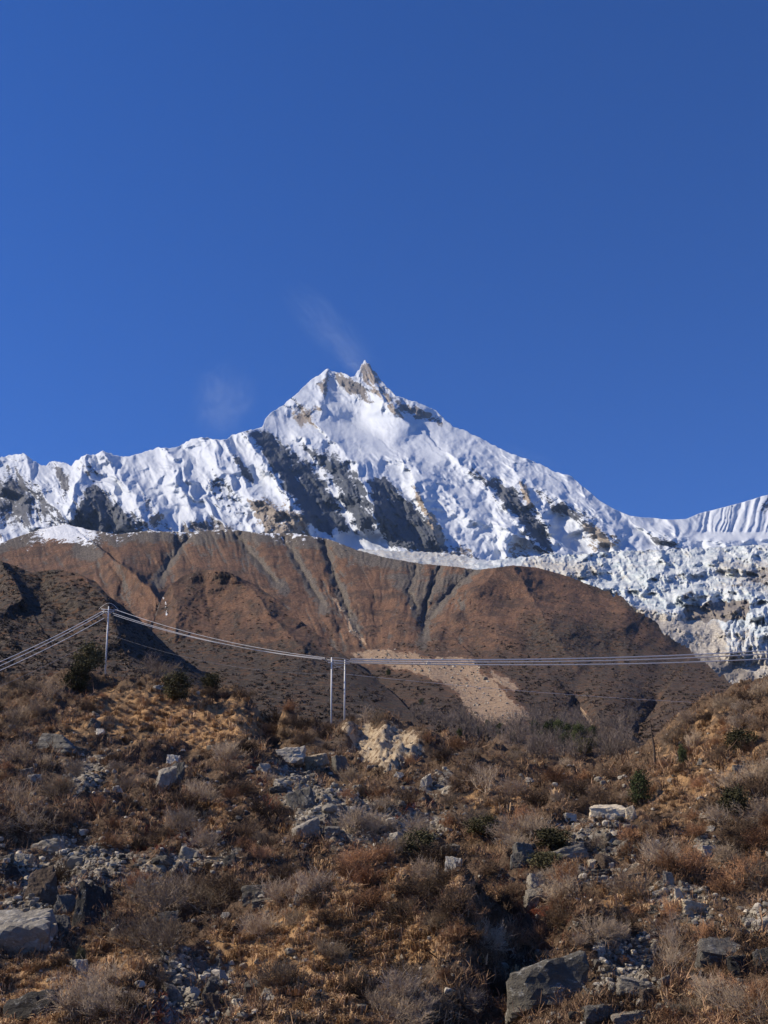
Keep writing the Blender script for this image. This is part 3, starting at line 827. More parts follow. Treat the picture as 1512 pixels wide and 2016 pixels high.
def zone_px(px, py):
    """what grows or lies where on the near hillside, from its place on the slope"""
    wx = 16 * fbm(px / 40, py / 30, 4, off=71); wy = 12 * fbm(px / 40, py / 30, 4, off=75)
    x = px + wx; y = py + wy

    def pl(pts, soft, k=1.0): return np.clip(0.5 + poly_sd(x, y, pts) / (3.6 * soft), 0, 1) * k
    mx = lambda *a: np.maximum.reduce(a)
    grass = mx(pl([(180, 1375), (300, 1365), (430, 1385), (560, 1410), (540, 1450), (420, 1460), (250, 1450), (170, 1420)], 20),
               pl([(80, 1420), (160, 1410), (180, 1450), (100, 1470)], 14, 0.8),
               pl([(430, 1850), (600, 1800), (760, 1810), (930, 1870), (880, 1900), (640, 1960), (420, 1920)], 22),
               pl([(0, 1900), (230, 1850), (280, 1900), (150, 2040), (0, 2040)], 24, 0.8), pl([(560, 1960), (700, 1960), (720, 2040), (520, 2040)], 20),
               pl([(1260, 1560), (1330, 1440), (1400, 1400), (1500, 1430), (1520, 1540), (1400, 1600), (1290, 1650)], 24, 0.55),
               pl([(920, 1570), (1010, 1575), (1020, 1630), (950, 1620)], 14), pl([(380, 1540), (480, 1600), (430, 1650), (280, 1640)], 22, 0.7),
               pl([(1180, 1750), (1260, 1740), (1270, 1800), (1190, 1800)], 12, 0.9), pl([(640, 1690), (880, 1700), (900, 1760), (660, 1790)], 24, 0.6))
    scree = mx(pl([(530, 1510), (620, 1520), (690, 1560), (800, 1600), (900, 1600), (880, 1640), (800, 1660), (620, 1660), (560, 1580)], 18),
               pl([(90, 1640), (190, 1650), (260, 1690), (220, 1750), (110, 1740)], 16), pl([(120, 1500), (200, 1490), (220, 1560), (130, 1570)], 18, 0.9),
               pl([(0, 1690), (110, 1680), (110, 1880), (0, 1880)], 14, 0.9), pl([(310, 1880), (440, 1880), (480, 2020), (330, 2020)], 16, 0.95),
               pl([(1080, 1620), (1260, 1620), (1250, 1700), (1150, 1690)], 16, 0.7), pl([(1290, 1740), (1400, 1760), (1420, 1830), (1290, 1820)], 18, 0.9),
               pl([(1380, 1640), (1420, 1640), (1420, 1690), (1370, 1680)], 12), pl([(1180, 1840), (1290, 1840), (1280, 1980), (1160, 1960)], 16, 0.9),
               pl([(1460, 1790), (1560, 1780), (1560, 1850), (1470, 1850)], 14), pl([(250, 1690), (470, 1680), (460, 1720), (280, 1725)], 10, 0.85),
               pl([(1030, 1720), (1240, 1700), (1220, 1760), (1060, 1760)], 16, 0.55), pl([(780, 1560), (880, 1500), (900, 1560)], 18, 0.6))
    sand = mx(pl([(672, 1432), (760, 1425), (835, 1452), (838, 1480), (800, 1508), (770, 1520), (720, 1505), (690, 1480)], 9), pl([(260, 1690), (420, 1700), (460, 1690), (460, 1705), (300, 1720)], 10, 0.5))
    red = mx(pl([(260, 1620), (400, 1610), (440, 1650), (280, 1680)], 22, 0.62), pl([(740, 1590), (840, 1580), (840, 1620), (760, 1630)], 20, 0.6), pl([(980, 1720), (1120, 1760), (1100, 1840), (980, 1800)], 30, 0.5),
             pl([(480, 1500), (540, 1500), (540, 1560), (470, 1560)], 24, 0.5), pl([(290, 1960), (360, 1960), (360, 2020), (290, 2020)], 16, 0.6))
    dirt_shade = mx(pl([(540, 1410), (660, 1430), (690, 1480), (640, 1480), (560, 1470)], 12, 0.8), pl([(740, 1890), (930, 1880), (980, 2020), (820, 2020)], 14, 0.9), pl([(1160, 1850), (1230, 1860), (1260, 2016), (1150, 2016)], 20, 0.6))  # first patch, the slump wall: dark earth with shade put into the colour
    return {'grass': grass, 'scree': scree, 'sand': sand, 'red': red, 'dirt_shade': dirt_shade}


gpx, gpy = proj(np.stack([GX, GY, GZ], -1))
# lumps from stony patches and the torn face of the cream scar
Z0 = zone_px(gpx, gpy)
GZ = GZ + amp * (Z0['scree'] * 0.16 * ridged(GX / 0.9, GY / 0.9, 3, 0.6, 9) + Z0['sand'] * 0.75 * multif(GX / 1.5, GY / 3.4 + GZ / 4, 5, 0.65, 19))
P = np.stack([GX, GY, GZ], -1)
ground = link('ground', mesh_np('ground', P, grid_faces(*UU.shape), M_ground, Z0))
ground['kind'] = 'structure'


def ground_z(x, y):
    u = (756 + F * x / y - GU[0]) / (GU[1] - GU[0]); w = np.interp(np.log(y), GW, np.arange(len(GW)))
    u = np.clip(u, 0, len(GU) - 1.001); w = np.clip(w, 0, len(GW) - 1.001)
    i = np.floor(u).astype(int); j = np.floor(w).astype(int); fu = u - i; fw = w - j
    return (GZ[j, i] * (1 - fu) * (1 - fw) + GZ[j, i + 1] * fu * (1 - fw) + GZ[j + 1, i] * (1 - fu) * fw + GZ[j + 1, i + 1] * fu * fw)


def hit(px, py):
    """first point of the near hillside seen at a photograph pixel (nan where it is not hit)"""
    px = np.atleast_1d(np.asarray(px, float)); py = np.atleast_1d(np.asarray(py, float))
    ys = np.exp(np.linspace(math.log(24), math.log(320), 520))
    out = np.full((len(px), 3), np.nan)
    for i in range(0, len(px), 2000):
        a, b = px[i:i + 2000, None], py[i:i + 2000, None]
        Q = at(a, b, ys[None, :])
        below = Q[..., 2] < ground_z(Q[..., 0], Q[..., 1])
        k = below.argmax(1); ok = below.any(1)
        r = Q[np.arange(len(k)), k]
        r[:, 2] = ground_z(r[:, 0], r[:, 1])
        r[~ok] = np.nan
        out[i:i + 2000] = r
    return out


# a wide sheet of ground under everything, out to the horizon and behind the camera
TX, TY = np.meshgrid(np.linspace(-30000, 30000, 90), np.linspace(-30000, 30000, 90))
TZ = -40 + 6 * fbm(TX / 900, TY / 900, 3)
z0 = np.zeros(TX.size)
terrain = link('terrain', mesh_np('terrain', np.stack([TX, TY, TZ], -1), grid_faces(*TX.shape), M_hill, {'scree': z0, 'shrub': z0 + .6, 'slide': z0, 'snow': z0}))
terrain['kind'] = 'structure'
# ------------------------------------------------------------------ materials of the things
def mat_rock(name, lo, hi, lichen=0.0, tint=None):
    m = Mat(name)
    n1 = m.noise(1.3, 8, 0.65); n2 = m.noise(7.0, 7, 0.7); st = m.noise(1.0, 5, 0.6, co=m.scaled((1.5, 1.5, 5.0)))
    v = m.math('ADD', m.math('MULTIPLY', n1, 0.45), m.math('ADD', m.math('MULTIPLY', st, 0.2), m.math('MULTIPLY', n2, 0.35)))
    v = m.math('ADD', v, m.math('MULTIPLY', m.math('SUBTRACT', m.rand(), 0.5), 0.35))
    col = m.mix(m.step(v, 0.3, 0.7), lo, hi)
    if tint: col = m.mix(m.step(n1, 0.5, 0.65), col, tint)
    if lichen: col = m.mix(m.math('MULTIPLY', m.math('MULTIPLY', m.step(m.noise(16, 5, 0.7), 0.5, 0.62), m.step(m.noise(2.6, 5, 0.65), 0.50, 0.60)), lichen), col, (0.42, 0.41, 0.37))
    bm = m.bump(n2, 0.9, 0.12, m.bump(m.noise(2.6, 6, 0.7), 0.9, 0.30))
    return m.done(col, 0.85, bm, 0.25)


R_dark = mat_rock('dark_slate', (0.035, 0.032, 0.028), (0.155, 0.142, 0.12), 0.5)
R_grey = mat_rock('weathered_grey', (0.08, 0.072, 0.058), (0.30, 0.27, 0.22), 0.7)
R_mid = mat_rock('grey_gneiss', (0.10, 0.088, 0.07), (0.40, 0.355, 0.285), 0.5)
R_pale = mat_rock('pale_gneiss', (0.26, 0.23, 0.185), (0.62, 0.56, 0.46), 0.0)
R_cream = mat_rock('cream_granite', (0.34, 0.27, 0.18), (0.68, 0.58, 0.42), 0.0, (0.33, 0.29, 0.23))
R_brown = mat_rock('brown_rock', (0.08, 0.055, 0.038), (0.22, 0.16, 0.115), 0.2)


def mat_twig(name, a, b):
    m = Mat(name)
    n = m.noise(2.2, 3, 0.6)
    v = m.math('ADD', m.math('MULTIPLY', n, 0.6), m.math('MULTIPLY', m.rand(), 0.4))
    return m.done(m.mix(m.step(v, 0.25, 0.75), a, b), 0.9, None, 0.1)


T_grey = mat_twig('grey_twigs', (0.17, 0.128, 0.086), (0.52, 0.405, 0.285))
T_rust = mat_twig('rusty_twigs', (0.15, 0.078, 0.042), (0.48, 0.27, 0.145))
T_dark = mat_twig('dark_twigs', (0.065, 0.044, 0.029), (0.21, 0.142, 0.09))
T_leaf = mat_twig('juniper_needles', (0.05, 0.047, 0.024), (0.145, 0.13, 0.065))
T_fir = mat_twig('fir_needles', (0.035, 0.044, 0.02), (0.095, 0.11, 0.045))
T_bark = mat_twig('bark', (0.045, 0.035, 0.028), (0.10, 0.075, 0.058))


def mat_tone(name, a, b, rough=0.9):
    m = Mat(name)
    return m.done(m.mix(m.attr('tone'), a, b), rough, None, 0.1)


S_grass = mat_tone('dry_grass', (0.21, 0.118, 0.055), (0.80, 0.56, 0.325))
S_heath = mat_tone('heath', (0.055, 0.034, 0.022), (0.47, 0.295, 0.175))
S_red = mat_tone('red_heath', (0.08, 0.024, 0.014), (0.27, 0.085, 0.048))
S_stone = mat_tone('loose_stones', (0.05, 0.045, 0.037), (0.68, 0.61, 0.49))
S_far = mat_tone('far_shrubs', (0.035, 0.028, 0.022), (0.17, 0.12, 0.085))
S_wood = mat_tone('bare_birches', (0.10, 0.08, 0.066), (0.26, 0.21, 0.175))


def mat_plain(name, col, rough, metal=0.0):
    m = Mat(name)
    b = m.n('BsdfPrincipled')
    m.set(b.inputs['Base Color'], m.mix(m.noise(6, 4), tuple(c * 0.75 for c in col), col))
    b.inputs['Roughness'].default_value = rough; b.inputs['Metallic'].default_value = metal
    m.l(b.outputs[0], m.out.inputs['Surface'])
    return m.m


Z_steel = mat_plain('galvanised_steel', (0.80, 0.79, 0.76), 0.55, 0.0)
Z_wire = mat_plain('aluminium_wire', (0.92, 0.89, 0.82), 0.5, 0.0)
Z_cable = mat_plain('grey_cable', (0.35, 0.33, 0.31), 0.6)
Z_porc = mat_plain('porcelain', (0.16, 0.10, 0.075), 0.3)

# ------------------------------------------------------------------ shape builders
import bmesh


def unit(v): return v / (np.linalg.norm(v, axis=-1, keepdims=True) + 1e-9)


def tubes(Pts, Rad, sides=3):
    """many tapered twigs at once: Pts (n,k,3), Rad (n,k)"""
    n, k, _ = Pts.shape
    tan = unit(np.gradient(Pts, axis=1))
    ref = np.where(np.abs(tan[..., 2:3]) > 0.9, np.array([1.0, 0, 0]), np.array([0, 0, 1.0]))
    a = unit(np.cross(tan, ref)); b = np.cross(tan, a)
    ang = np.arange(sides) * 2 * math.pi / sides
    ring = a[:, :, None, :] * np.cos(ang)[None, None, :, None] + b[:, :, None, :] * np.sin(ang)[None, None, :, None]
    V = Pts[:, :, None, :] + ring * Rad[:, :, None, None]
    idx = np.arange(n * k * sides).reshape(n, k, sides)
    nx = np.roll(idx, -1, axis=2)
    Fq = np.stack([idx[:, :-1], nx[:, :-1], nx[:, 1:], idx[:, 1:]], -1).reshape(-1, 4)
    return V.reshape(-1, 3), Fq


def branch_levels(r, n0, n1, n2, h, tilt, k=4, up=0.25, base_r=0.12, curl=0.25):
    def grow(start, d, L, k):
        n = len(start)
        pts = [start]; cur = d
        for i in range(1, k):
            cur = unit(cur + r.normal(0, curl, (n, 3)) + np.array([0, 0, up * 0.5]))
            pts.append(pts[-1] + cur * (L / (k - 1))[:, None])
        return np.stack(pts, 1)
    az = r.uniform(0, 2 * math.pi, n0); ti = np.sqrt(r.uniform(0, 1, n0)) * tilt
    d0 = np.stack([np.cos(az) * np.sin(ti), np.sin(az) * np.sin(ti), np.cos(ti)], -1)
    s0 = np.stack([r.normal(0, base_r, n0), r.normal(0, base_r, n0), np.full(n0, -0.15)], -1)
    P0 = grow(s0, d0, h * r.uniform(0.6, 1.05, n0), k)
    out = [(P0, 0)]
    prev = P0
    for lev, nn, f in ((1, n1, 0.55), (2, n2, 0.33)):
        if not nn: break
        n = len(prev)
        t = r.uniform(0.25, 1.0, (n, nn)) * (k - 1)
        i = np.minimum(t.astype(int), k - 2); fr = (t - i)[..., None]
        A = np.take_along_axis(prev, i[..., None].repeat(3, -1), 1); B = np.take_along_axis(prev, (i + 1)[..., None].repeat(3, -1), 1)
        st = (A * (1 - fr) + B * fr).reshape(-1, 3)
        d = unit(unit(B - A).reshape(-1, 3) + r.normal(0, 0.55, (n * nn, 3)) + np.array([0, 0, up]))
        prev = grow(st, d, h * f * r.uniform(0.5, 1.1, n * nn), k)
        out.append((prev, lev))
    return out


def bush_mesh(name, seed, mat, n0=16, n1=6, n2=6, h=1.6, tilt=1.0, rad=(0.016, 0.009, 0.0055), leaves=0, leaf=0.03, curl=0.25, up=0.25):
    r = np.random.RandomState(seed)
    Vs, Fs, off = [], [], 0
    last = None
    for P_, lev in branch_levels(r, n0, n1, n2, h, tilt, up=up, curl=curl):
        rr = rad[lev] * np.linspace(1, 0.45, P_.shape[1])[None, :] * np.ones((len(P_), 1))
        V, Fq = tubes(P_, rr)
        Vs.append(V); Fs.append(Fq + off); off += len(V); last = P_
    if leaves:
        i = r.randint(0, len(last), leaves); j = r.randint(1, last.shape[1], leaves)
        c = last[i, j] + r.normal(0, 0.03, (leaves, 3))
        a = unit(r.normal(0, 1, (leaves, 3))) * leaf; b = unit(r.normal(0, 1, (leaves, 3))) * leaf * 0.6
        Vs.append(np.stack([c - a, c + b, c + a, c - b], 1).reshape(-1, 3))
        Fs.append(np.arange(leaves * 4).reshape(-1, 4) + off)
    return mesh_np(name, np.concatenate(Vs), np.concatenate(Fs), mat, smooth=False)


def crown_mesh(name, seed, mat, n_cl=46, per=46, w=1.0, h=1.0, leaf=0.07, cone=0.0, low=0.05):
    """foliage of many small leaf faces gathered in clumps through the crown's volume"""
    r = np.random.RandomState(seed)
    u = unit(r.normal(0, 1, (n_cl, 3))) * (r.uniform(0.25, 1, (n_cl, 1)) ** 0.45)
    z = (u[:, 2] * 0.5 + 0.5)
    wid = (1 - cone * z) * (0.75 + 0.25 * r.uniform(0, 1, n_cl))
    c = np.stack([u[:, 0] * w / 2 * wid, u[:, 1] * w / 2 * wid, low * h + z * h * 0.95], -1)
    cl = r.normal(0, 1, (n_cl, per, 3)) * np.array([0.085, 0.085, 0.07]) * np.array([w, w, h])
    q = (c[:, None, :] + cl * r.uniform(0.5, 1.3, (n_cl, 1, 1))).reshape(-1, 3)
    n = len(q)
    d = unit(r.normal(0, 1, (n, 3)) + np.array([0, 0, 0.7]))
    e = unit(np.cross(d, r.normal(0, 1, (n, 3))))
    L = leaf * r.uniform(0.5, 1.4, (n, 1)) * (w + h) / 2
    V = np.stack([q - e * L * 0.28, q + d * L * 0.5, q + e * L * 0.28, q - d * L * 0.5], 1)
    return mesh_np(name, V.reshape(-1, 3), np.arange(n * 4).reshape(-1, 4), mat, smooth=False)


def rock_shape(seed, sub=4, planes=13, sharp=16.0, strata=0.0, rough=0.03, flat_top=False, dims=(1, 1, 1)):
    """a broken block: random cleavage planes, roughened; x and y within +-0.5, z from -0.25 to 1"""
    r = np.random.RandomState(seed)
    bm = bmesh.new(); bmesh.ops.create_icosphere(bm, subdivisions=sub, radius=1.0)
    bm.verts.ensure_lookup_table()
    V = np.array([v.co[:] for v in bm.verts]); Fc = np.array([[v.index for v in f.verts] for f in bm.faces])
    bm.free()
    box = np.array([[1, 0, 0], [-1, 0, 0], [0, 1, 0], [0, -1, 0], [0, 0, 1], [0, 0, -1.0]])
    jit = 0.16 if flat_top else 0.30
    N = np.concatenate([unit(box + r.normal(0, jit, box.shape)), unit(r.normal(0, 1, (max(planes - 6, 3), 3)))])
    H = np.concatenate([r.uniform(0.55, 0.8, 6), r.uniform(0.72, 1.0, max(planes - 6, 3))])
    if flat_top: H[4] = 0.45; H[5] = 0.5
    q = np.clip(V @ N.T, 0, None) / H
    rad = (q ** (sharp * 2)).sum(1) ** (-1 / (sharp * 2))
    P_ = V * np.minimum(rad, 1.5)[:, None]
    s = seed * 1.37
    nz = fbm(P_[:, 0] * 2.3 + P_[:, 2] * 1.7 + s, P_[:, 1] * 2.3 - P_[:, 2] * 1.3 + s, 5, 0.55, s)
    chip = multif(P_[:, 0] * 1.9 + P_[:, 2] * 1.1 + s, P_[:, 1] * 1.9 - P_[:, 2] * 1.6, 4, 0.6, s)
    P_ = P_ * (1 + rough * 3.2 * nz + rough * 4.5 * (chip - 0.5))[:, None]
    if strata:
        lay = P_[:, 2] * 7 + 0.8 * P_[:, 0] + s + 0.5 * nz
        P_[:, :2] *= (1 + strata * (perlin(lay, lay * 0 + .5) + 0.5 * perlin(lay * 2.3, lay * 0 + 1.5)))[:, None]
    mn, mx = P_.min(0), P_.max(0)
    P_ = (P_ - (mn + mx) / 2) / (mx - mn)
    P_[:, 2] = (P_[:, 2] + 0.5) * 1.25 - 0.25
    return P_, Fc


ROCKS = {}


def rock_mesh(kind, mat):
    """a shared shape of one kind; kinds: block0-5, slab0-2, point0-2"""
    key = (kind, mat.name)
    if key not in ROCKS:
        i = int(kind[-1])
        if kind.startswith('slab'): P_, Fc = rock_shape(100 + i, 4, 11, 22, 0.07, 0.03, True)
        elif kind.startswith('point'): P_, Fc = rock_shape(200 + i * 3, 4, 7, 22, 0.05, 0.035)
        else: P_, Fc = rock_shape(300 + i * 5, 4, 13, 20, 0.04, 0.03, i % 2 == 0)
        ROCKS[key] = mesh_np('rock', P_, Fc, mat, smooth=False)
    return ROCKS[key]


def depth_of(p): return p[1] * cp + (p[2] - EYE) * sp


ALLROCKS = []


def boulder(px, py, w, h, kind, mat, label, name='boulder', rz=None, tilt=(0, 0), deep=0.85, group=None, sink=0.0):
    """a rock with its foot at photograph pixel (px, py), w by h photograph pixels in size"""
    p = hit([px], [py])[0]
    if np.isnan(p[0]): return None
    m = depth_of(p) / F
    o = link(name, rock_mesh(kind, mat))
    o.location = (p[0], p[1] + w * m * deep * 0.35, p[2] - (sink + 0.16) * h * m)
    o.rotation_euler = (tilt[0] + random.uniform(-.22, .22), tilt[1] + random.uniform(-.2, .2), rz if rz is not None else random.uniform(-0.5, 0.5))
    o.scale = (w * m * 1.06, w * m * deep, h * m * 1.06)
    tag(o, label, 'boulder' if name == 'boulder' else 'stone', group)
    ALLROCKS.append((px, py, max(w, h) * 0.55))
    return o


# ------------------------------------------------------------------ poles and wires
def tube_bm(pts, rads, sides=10):
    V, Fq = tubes(np.array([pts], float), np.array([rads], float), sides)
    n = len(pts)
    return V, Fq


def part(name, shapes, mat, parent=None, smooth=True):
    Vs, Fs, off = [], [], 0
    for V, Fq in shapes:
        Vs.append(V); Fs.append(Fq + off); off += len(V)
    return link(name, mesh_np(name, np.concatenate(Vs), np.concatenate(Fs), mat, smooth=smooth), parent)


def bar(a, b, r, r2=None, sides=10, cap=True):
    a = np.array(a, float); b = np.array(b, float); r2 = r if r2 is None else r2
    d = unit(b - a) * min(r, r2) * 0.05
    return tube_bm([a, a + d, b - d, b], [r * 0.02, r, r2, r2 * 0.02], sides)


def insulator(a, b):
    """a string of porcelain discs from a to b"""
    a = np.array(a, float); b = np.array(b, float); k = 4
    pts, rad = [], []
    for i in range(k):
        for f, r in ((0.05, 0.03), (0.35, 0.10), (0.6, 0.11), (0.7, 0.04)):
            pts.append(a + (b - a) * (i + f) / k); rad.append(r)
    return tube_bm(pts, rad, 10)


def pole_thing(name, label, feet_tops, group=None):
    base = np.mean([f for f, t in feet_tops], 0)
    e = bpy.data.objects.new(name, None); C.objects.link(e); e.location = base
    tag(e, label, 'utility pole', group)
    for f, t in feet_tops:
        part('pole', [bar(np.array(f) - base - [0, 0, 0.6], np.array(t) - base, 0.125, 0.085, 14)], Z_steel, e)
    return e, base


def crest_hit(px, py):
    """the hillside at a pixel, or just under its crest when the pixel is above it"""
    q = np.arange(py, py + 80, 1.5)
    h_ = hit(np.full(len(q), px), q)
    return h_[np.argmax(~np.isnan(h_[:, 0]))]


PL_foot = crest_hit(208, 1322)
PL_foot = np.array([at(208, 1318, PL_foot[1] + 1)[0], PL_foot[1] + 1, ground_z(at(208, 1318, PL_foot[1] + 1)[0], PL_foot[1] + 1)])
PL_top = at(214, 1194, PL_foot[1])
YH = crest_hit(665, 1424)[1] + 0.6
h1 = at(652, 1420, YH); h1[2] = ground_z(h1[0], h1[1]); h1t = at(653, 1294, YH)
h2 = at(678, 1421, YH + 1.2); h2[2] = ground_z(h2[0], h2[1]); h2t = at(679, 1299, YH + 1.2)
mpx = lambda p: depth_of(p) / F

pole1, b1 = pole_thing('utility_pole', 'single pale steel pole leaning slightly on the left crest among junipers', [(PL_foot, PL_top)])
tl = PL_top - b1
al = np.array([0.35, -0.94, 0.0]); sl = np.array([0.94, 0.35, 0])
part('crossarm', [bar(tl + [-1.0, -0.25, -0.45], tl + [1.0, 0.3, -0.50], 0.06), bar(tl + [-0.9, 0.2, -0.75], tl + [0.9, -0.1, -0.8], 0.045)], Z_steel, pole1)
part('brace', [bar(tl + [-0.8, -0.2, -0.47], tl + [-0.02, -0.05, -1.3], 0.03), bar(tl + [0.8, 0.2, -0.5], tl + [-0.02, -0.05, -1.3], 0.03)], Z_steel, pole1)
for dx_, dz_ in ((-1.05, -0.42), (-1.3, -0.9), (1.05, -0.48), (1.2, -0.85), (0.55, -0.1)):
    part('insulator', [insulator(tl + [dx_ * 0.8, 0, dz_], tl + [dx_ * 1.35, 0, dz_ - 0.06])], Z_porc, pole1)
part('jumper_wire', [tube_bm([tl + [-1.4 + 2.8 * q, 0, -0.45 + 0.95 * math.sin(q * math.pi)] for q in np.linspace(0, 1, 12)], [0.025] * 12, 6)], Z_wire, pole1)

pole2, b2 = pole_thing('utility_pole', 'twin-legged pale steel pole pair standing on the crest above the cream scar', [(h1, h1t), (h2, h2t)])
ta, tb = h1t - b2, h2t - b2
part('crossarm', [bar(ta + [-1.15, 0.05, -0.30], tb + [1.15, -0.1, -0.28], 0.06), bar(ta + [-0.5, -0.15, -0.75], tb + [0.7, -0.25, -0.62], 0.05)], Z_steel, pole2)
part('brace', [bar(ta + [0.0, -0.1, -0.8], tb + [0.0, -0.1, -1.5], 0.03), bar(tb + [0.0, -0.1, -0.8], ta + [0.0, -0.1, -1.5], 0.03)], Z_steel, pole2)
for p_, s_ in ((ta + [-0.6, 0, -0.25], -1), (ta + [-0.2, 0.1, -0.05], -1), (ta + [-0.5, -0.1, -0.6], -1), (tb + [0.6, 0, -0.15], 1), (tb + [0.3, 0.1, -0.4], 1), (tb + [0.5, -0.1, -0.65], 1)):
    part('insulator', [insulator(p_, p_ + np.array([0.75 * s_, 0, -0.03]))], Z_porc, pole2)
for k in range(3):
    q = np.linspace(0, 1, 9)
    a_ = ta + [-1.2, 0, -0.3]; c_ = tb + [1.2, 0, -0.25]
    part('jumper_wire', [tube_bm([a_ * (1 - x) + c_ * x + [0, -0.1 * k, (0.18 + 0.16 * k) * (1 if k % 2 else -1) * math.sin(x * math.pi)] for x in q], [0.022] * 9, 6)], Z_wire, pole2)


def wire(label, a, b, sag, rad=0.042, mat=None, group=None):
    a = np.array(a, float); b = np.array(b, float)
    q = np.linspace(0, 1, 60)[:, None]
    Pq = a * (1 - q) + b * q
    Pq[:, 2] -= sag * 4 * (q * (1 - q))[:, 0]
    base = a.copy()
    V, Fq = tube_bm(list(Pq - base), [rad] * 60, 6)
    o = link('power_line', mesh_np('power_line', V, Fq, mat or Z_wire))
    o.location = base
    tag(o, label, 'power line', group)
    return o


YL = PL_foot[1]
for i, (ya, pb, pa) in enumerate(((1196, (640, 1295), (224, 1199)), (1208, (642, 1299), (222, 1207)), (1211, (641, 1297), (224, 1211)))):
    wire(['topmost bright wire falling from the single pole to the twin poles', 'middle bright wire falling from the single pole to the twin poles', 'lowest bright wire falling from the single pole to the twin poles'][i],
         at(pa[0], pa[1], YL - 0.4 * i), at(pb[0], pb[1], YH + 0.4 * i), 0.9)
for i, (pa, pb) in enumerate((((206, 1201), (-260, 1400)), ((205, 1206), (-260, 1412)), ((205, 1217), (-260, 1419)))):
    wire(['highest of three wires running from the single pole to the left edge', 'middle of three wires running from the single pole to the left edge', 'lowest of three bright wires running from the single pole to the left edge'][i],
         at(pa[0], pa[1], YL + 0.3 * i), at(pb[0], pb[1], 112 + i), 0.9)
for i, (pa, pb) in enumerate((((690, 1298), (1990, 1228)), ((693, 1302), (1990, 1236)), ((692, 1305), (1990, 1250)))):
    wire(['highest of three bright wires running from the twin poles to the right edge', 'middle of three bright wires running from the twin poles to the right edge', 'lowest of three bright wires running from the twin poles to the right edge'][i],
         at(pa[0], pa[1], YH + 0.5 * i), at(pb[0], pb[1], 240 + i), 2.4, 0.095)
wire('thin grey cable sagging low between the single pole and the twin poles', at(211, 1247, YL), at(679, 1327, YH + 1.2), 1.6, 0.018, Z_cable)
wire('thin grey cable running down left from halfway up the single pole', at(211, 1247, YL), at(-200, 1430, 118), 0.7, 0.018, Z_cable)
wire('single thin wire running low from the twin poles to the right slope', at(679, 1327, YH + 1.2), at(1760, 1392, 210), 1.2, 0.022, Z_wire)

# ------------------------------------------------------------------ boulders one can point to
B = boulder
B(572, 1505, 64, 34, 'block0', R_pale, 'pale flat-topped boulder, left of two side by side below the cream scar', rz=0.1)
B(626, 1508, 46, 26, 'slab1', R_cream, 'pinkish pale wedge boulder, right of two side by side below the cream scar', rz=-0.2)
B(672, 1522, 34, 34, 'point0', R_dark, 'dark wedge boulder right of the two pale boulders below the scar', rz=0.6)
B(657, 1505, 16, 12, 'block1', R_pale, 'small bright stone between the pink wedge and the dark wedge boulder')
B(598, 1602, 52, 72, 'slab2', R_dark, 'upright dark slab leaning against the hillside left of the central scree', rz=0.3, tilt=(-0.5, 0))
B(551, 1548, 26, 17, 'block3', R_pale, 'light rounded boulder left above the upright dark slab')
B(545, 1560, 30, 10, 'slab0', R_mid, 'thin flat grey stone left of the upright dark slab')
B(518, 1520, 26, 18, 'block1', R_mid, 'grey boulder left of the pale flat-topped boulder below the scar')
B(602, 1648, 54, 36, 'block4', R_mid, 'grey boulder with sunlit top directly below the upright dark slab')
B(625, 1640, 20, 24, 'point1', R_dark, 'small dark pointed rock touching the grey boulder below the upright slab')
B(596, 1672, 18, 12, 'block0', R_pale, 'white stone just under the grey boulder below the upright slab')
B(655, 1650, 30, 20, 'slab1', R_mid, 'flat grey rock at the lower edge of the central scree')
B(690, 1628, 32, 22, 'block2', R_pale, 'bright white rock lying in the middle of the central scree')
B(785, 1536, 20, 14, 'block1', R_pale, 'white stone lying below the cream scar')
B(838, 1552, 26, 34, 'point2', R_mid, 'pointed rock with one pale side below the right end of the scar')
B(732, 1516, 22, 9, 'slab0', R_pale, 'thin pale slab on the foot of the cream scar')
B(110, 1482, 88, 44, 'point1', R_dark, 'dark tent-shaped boulder on the upper left slope', rz=-0.4)
B(152, 1484, 30, 18, 'slab1', R_dark, 'small dark flat boulder right of the tent-shaped boulder')
B(182, 1434, 26, 18, 'block2', R_mid, 'square grey block under the smaller block on the upper left grass', rz=0.1)
B(187, 1414, 18, 18, 'block3', R_mid, 'small upright block above the square grey block on the upper left')
B(192, 1456, 18, 16, 'block1', R_pale, 'pale stone below the square grey block on the upper left')
B(320, 1552, 44, 50, 'point2', R_mid, 'tall split boulder with a pale left face on the upper left slope', rz=0.5)
B(340, 1548, 36, 48, 'block5', R_dark, 'black boulder half behind the tall split boulder', rz=0.2)
B(339, 1502, 26, 18, 'block0', R_pale, 'pale rock capping the top of the tall split boulder')
B(65, 1541, 30, 16, 'slab0', R_pale, 'white-topped boulder among grey bushes at the upper left')
B(48, 1526, 30, 18, 'block4', R_mid, 'grey boulder just above the white-topped boulder at the upper left')
B(310, 1360, 22, 12, 'block4', R_mid, 'grey rock on the crest beside the green juniper')
B(388, 1372, 8, 9, 'block1', R_cream, 'small cream rock on the crest right of the green juniper')
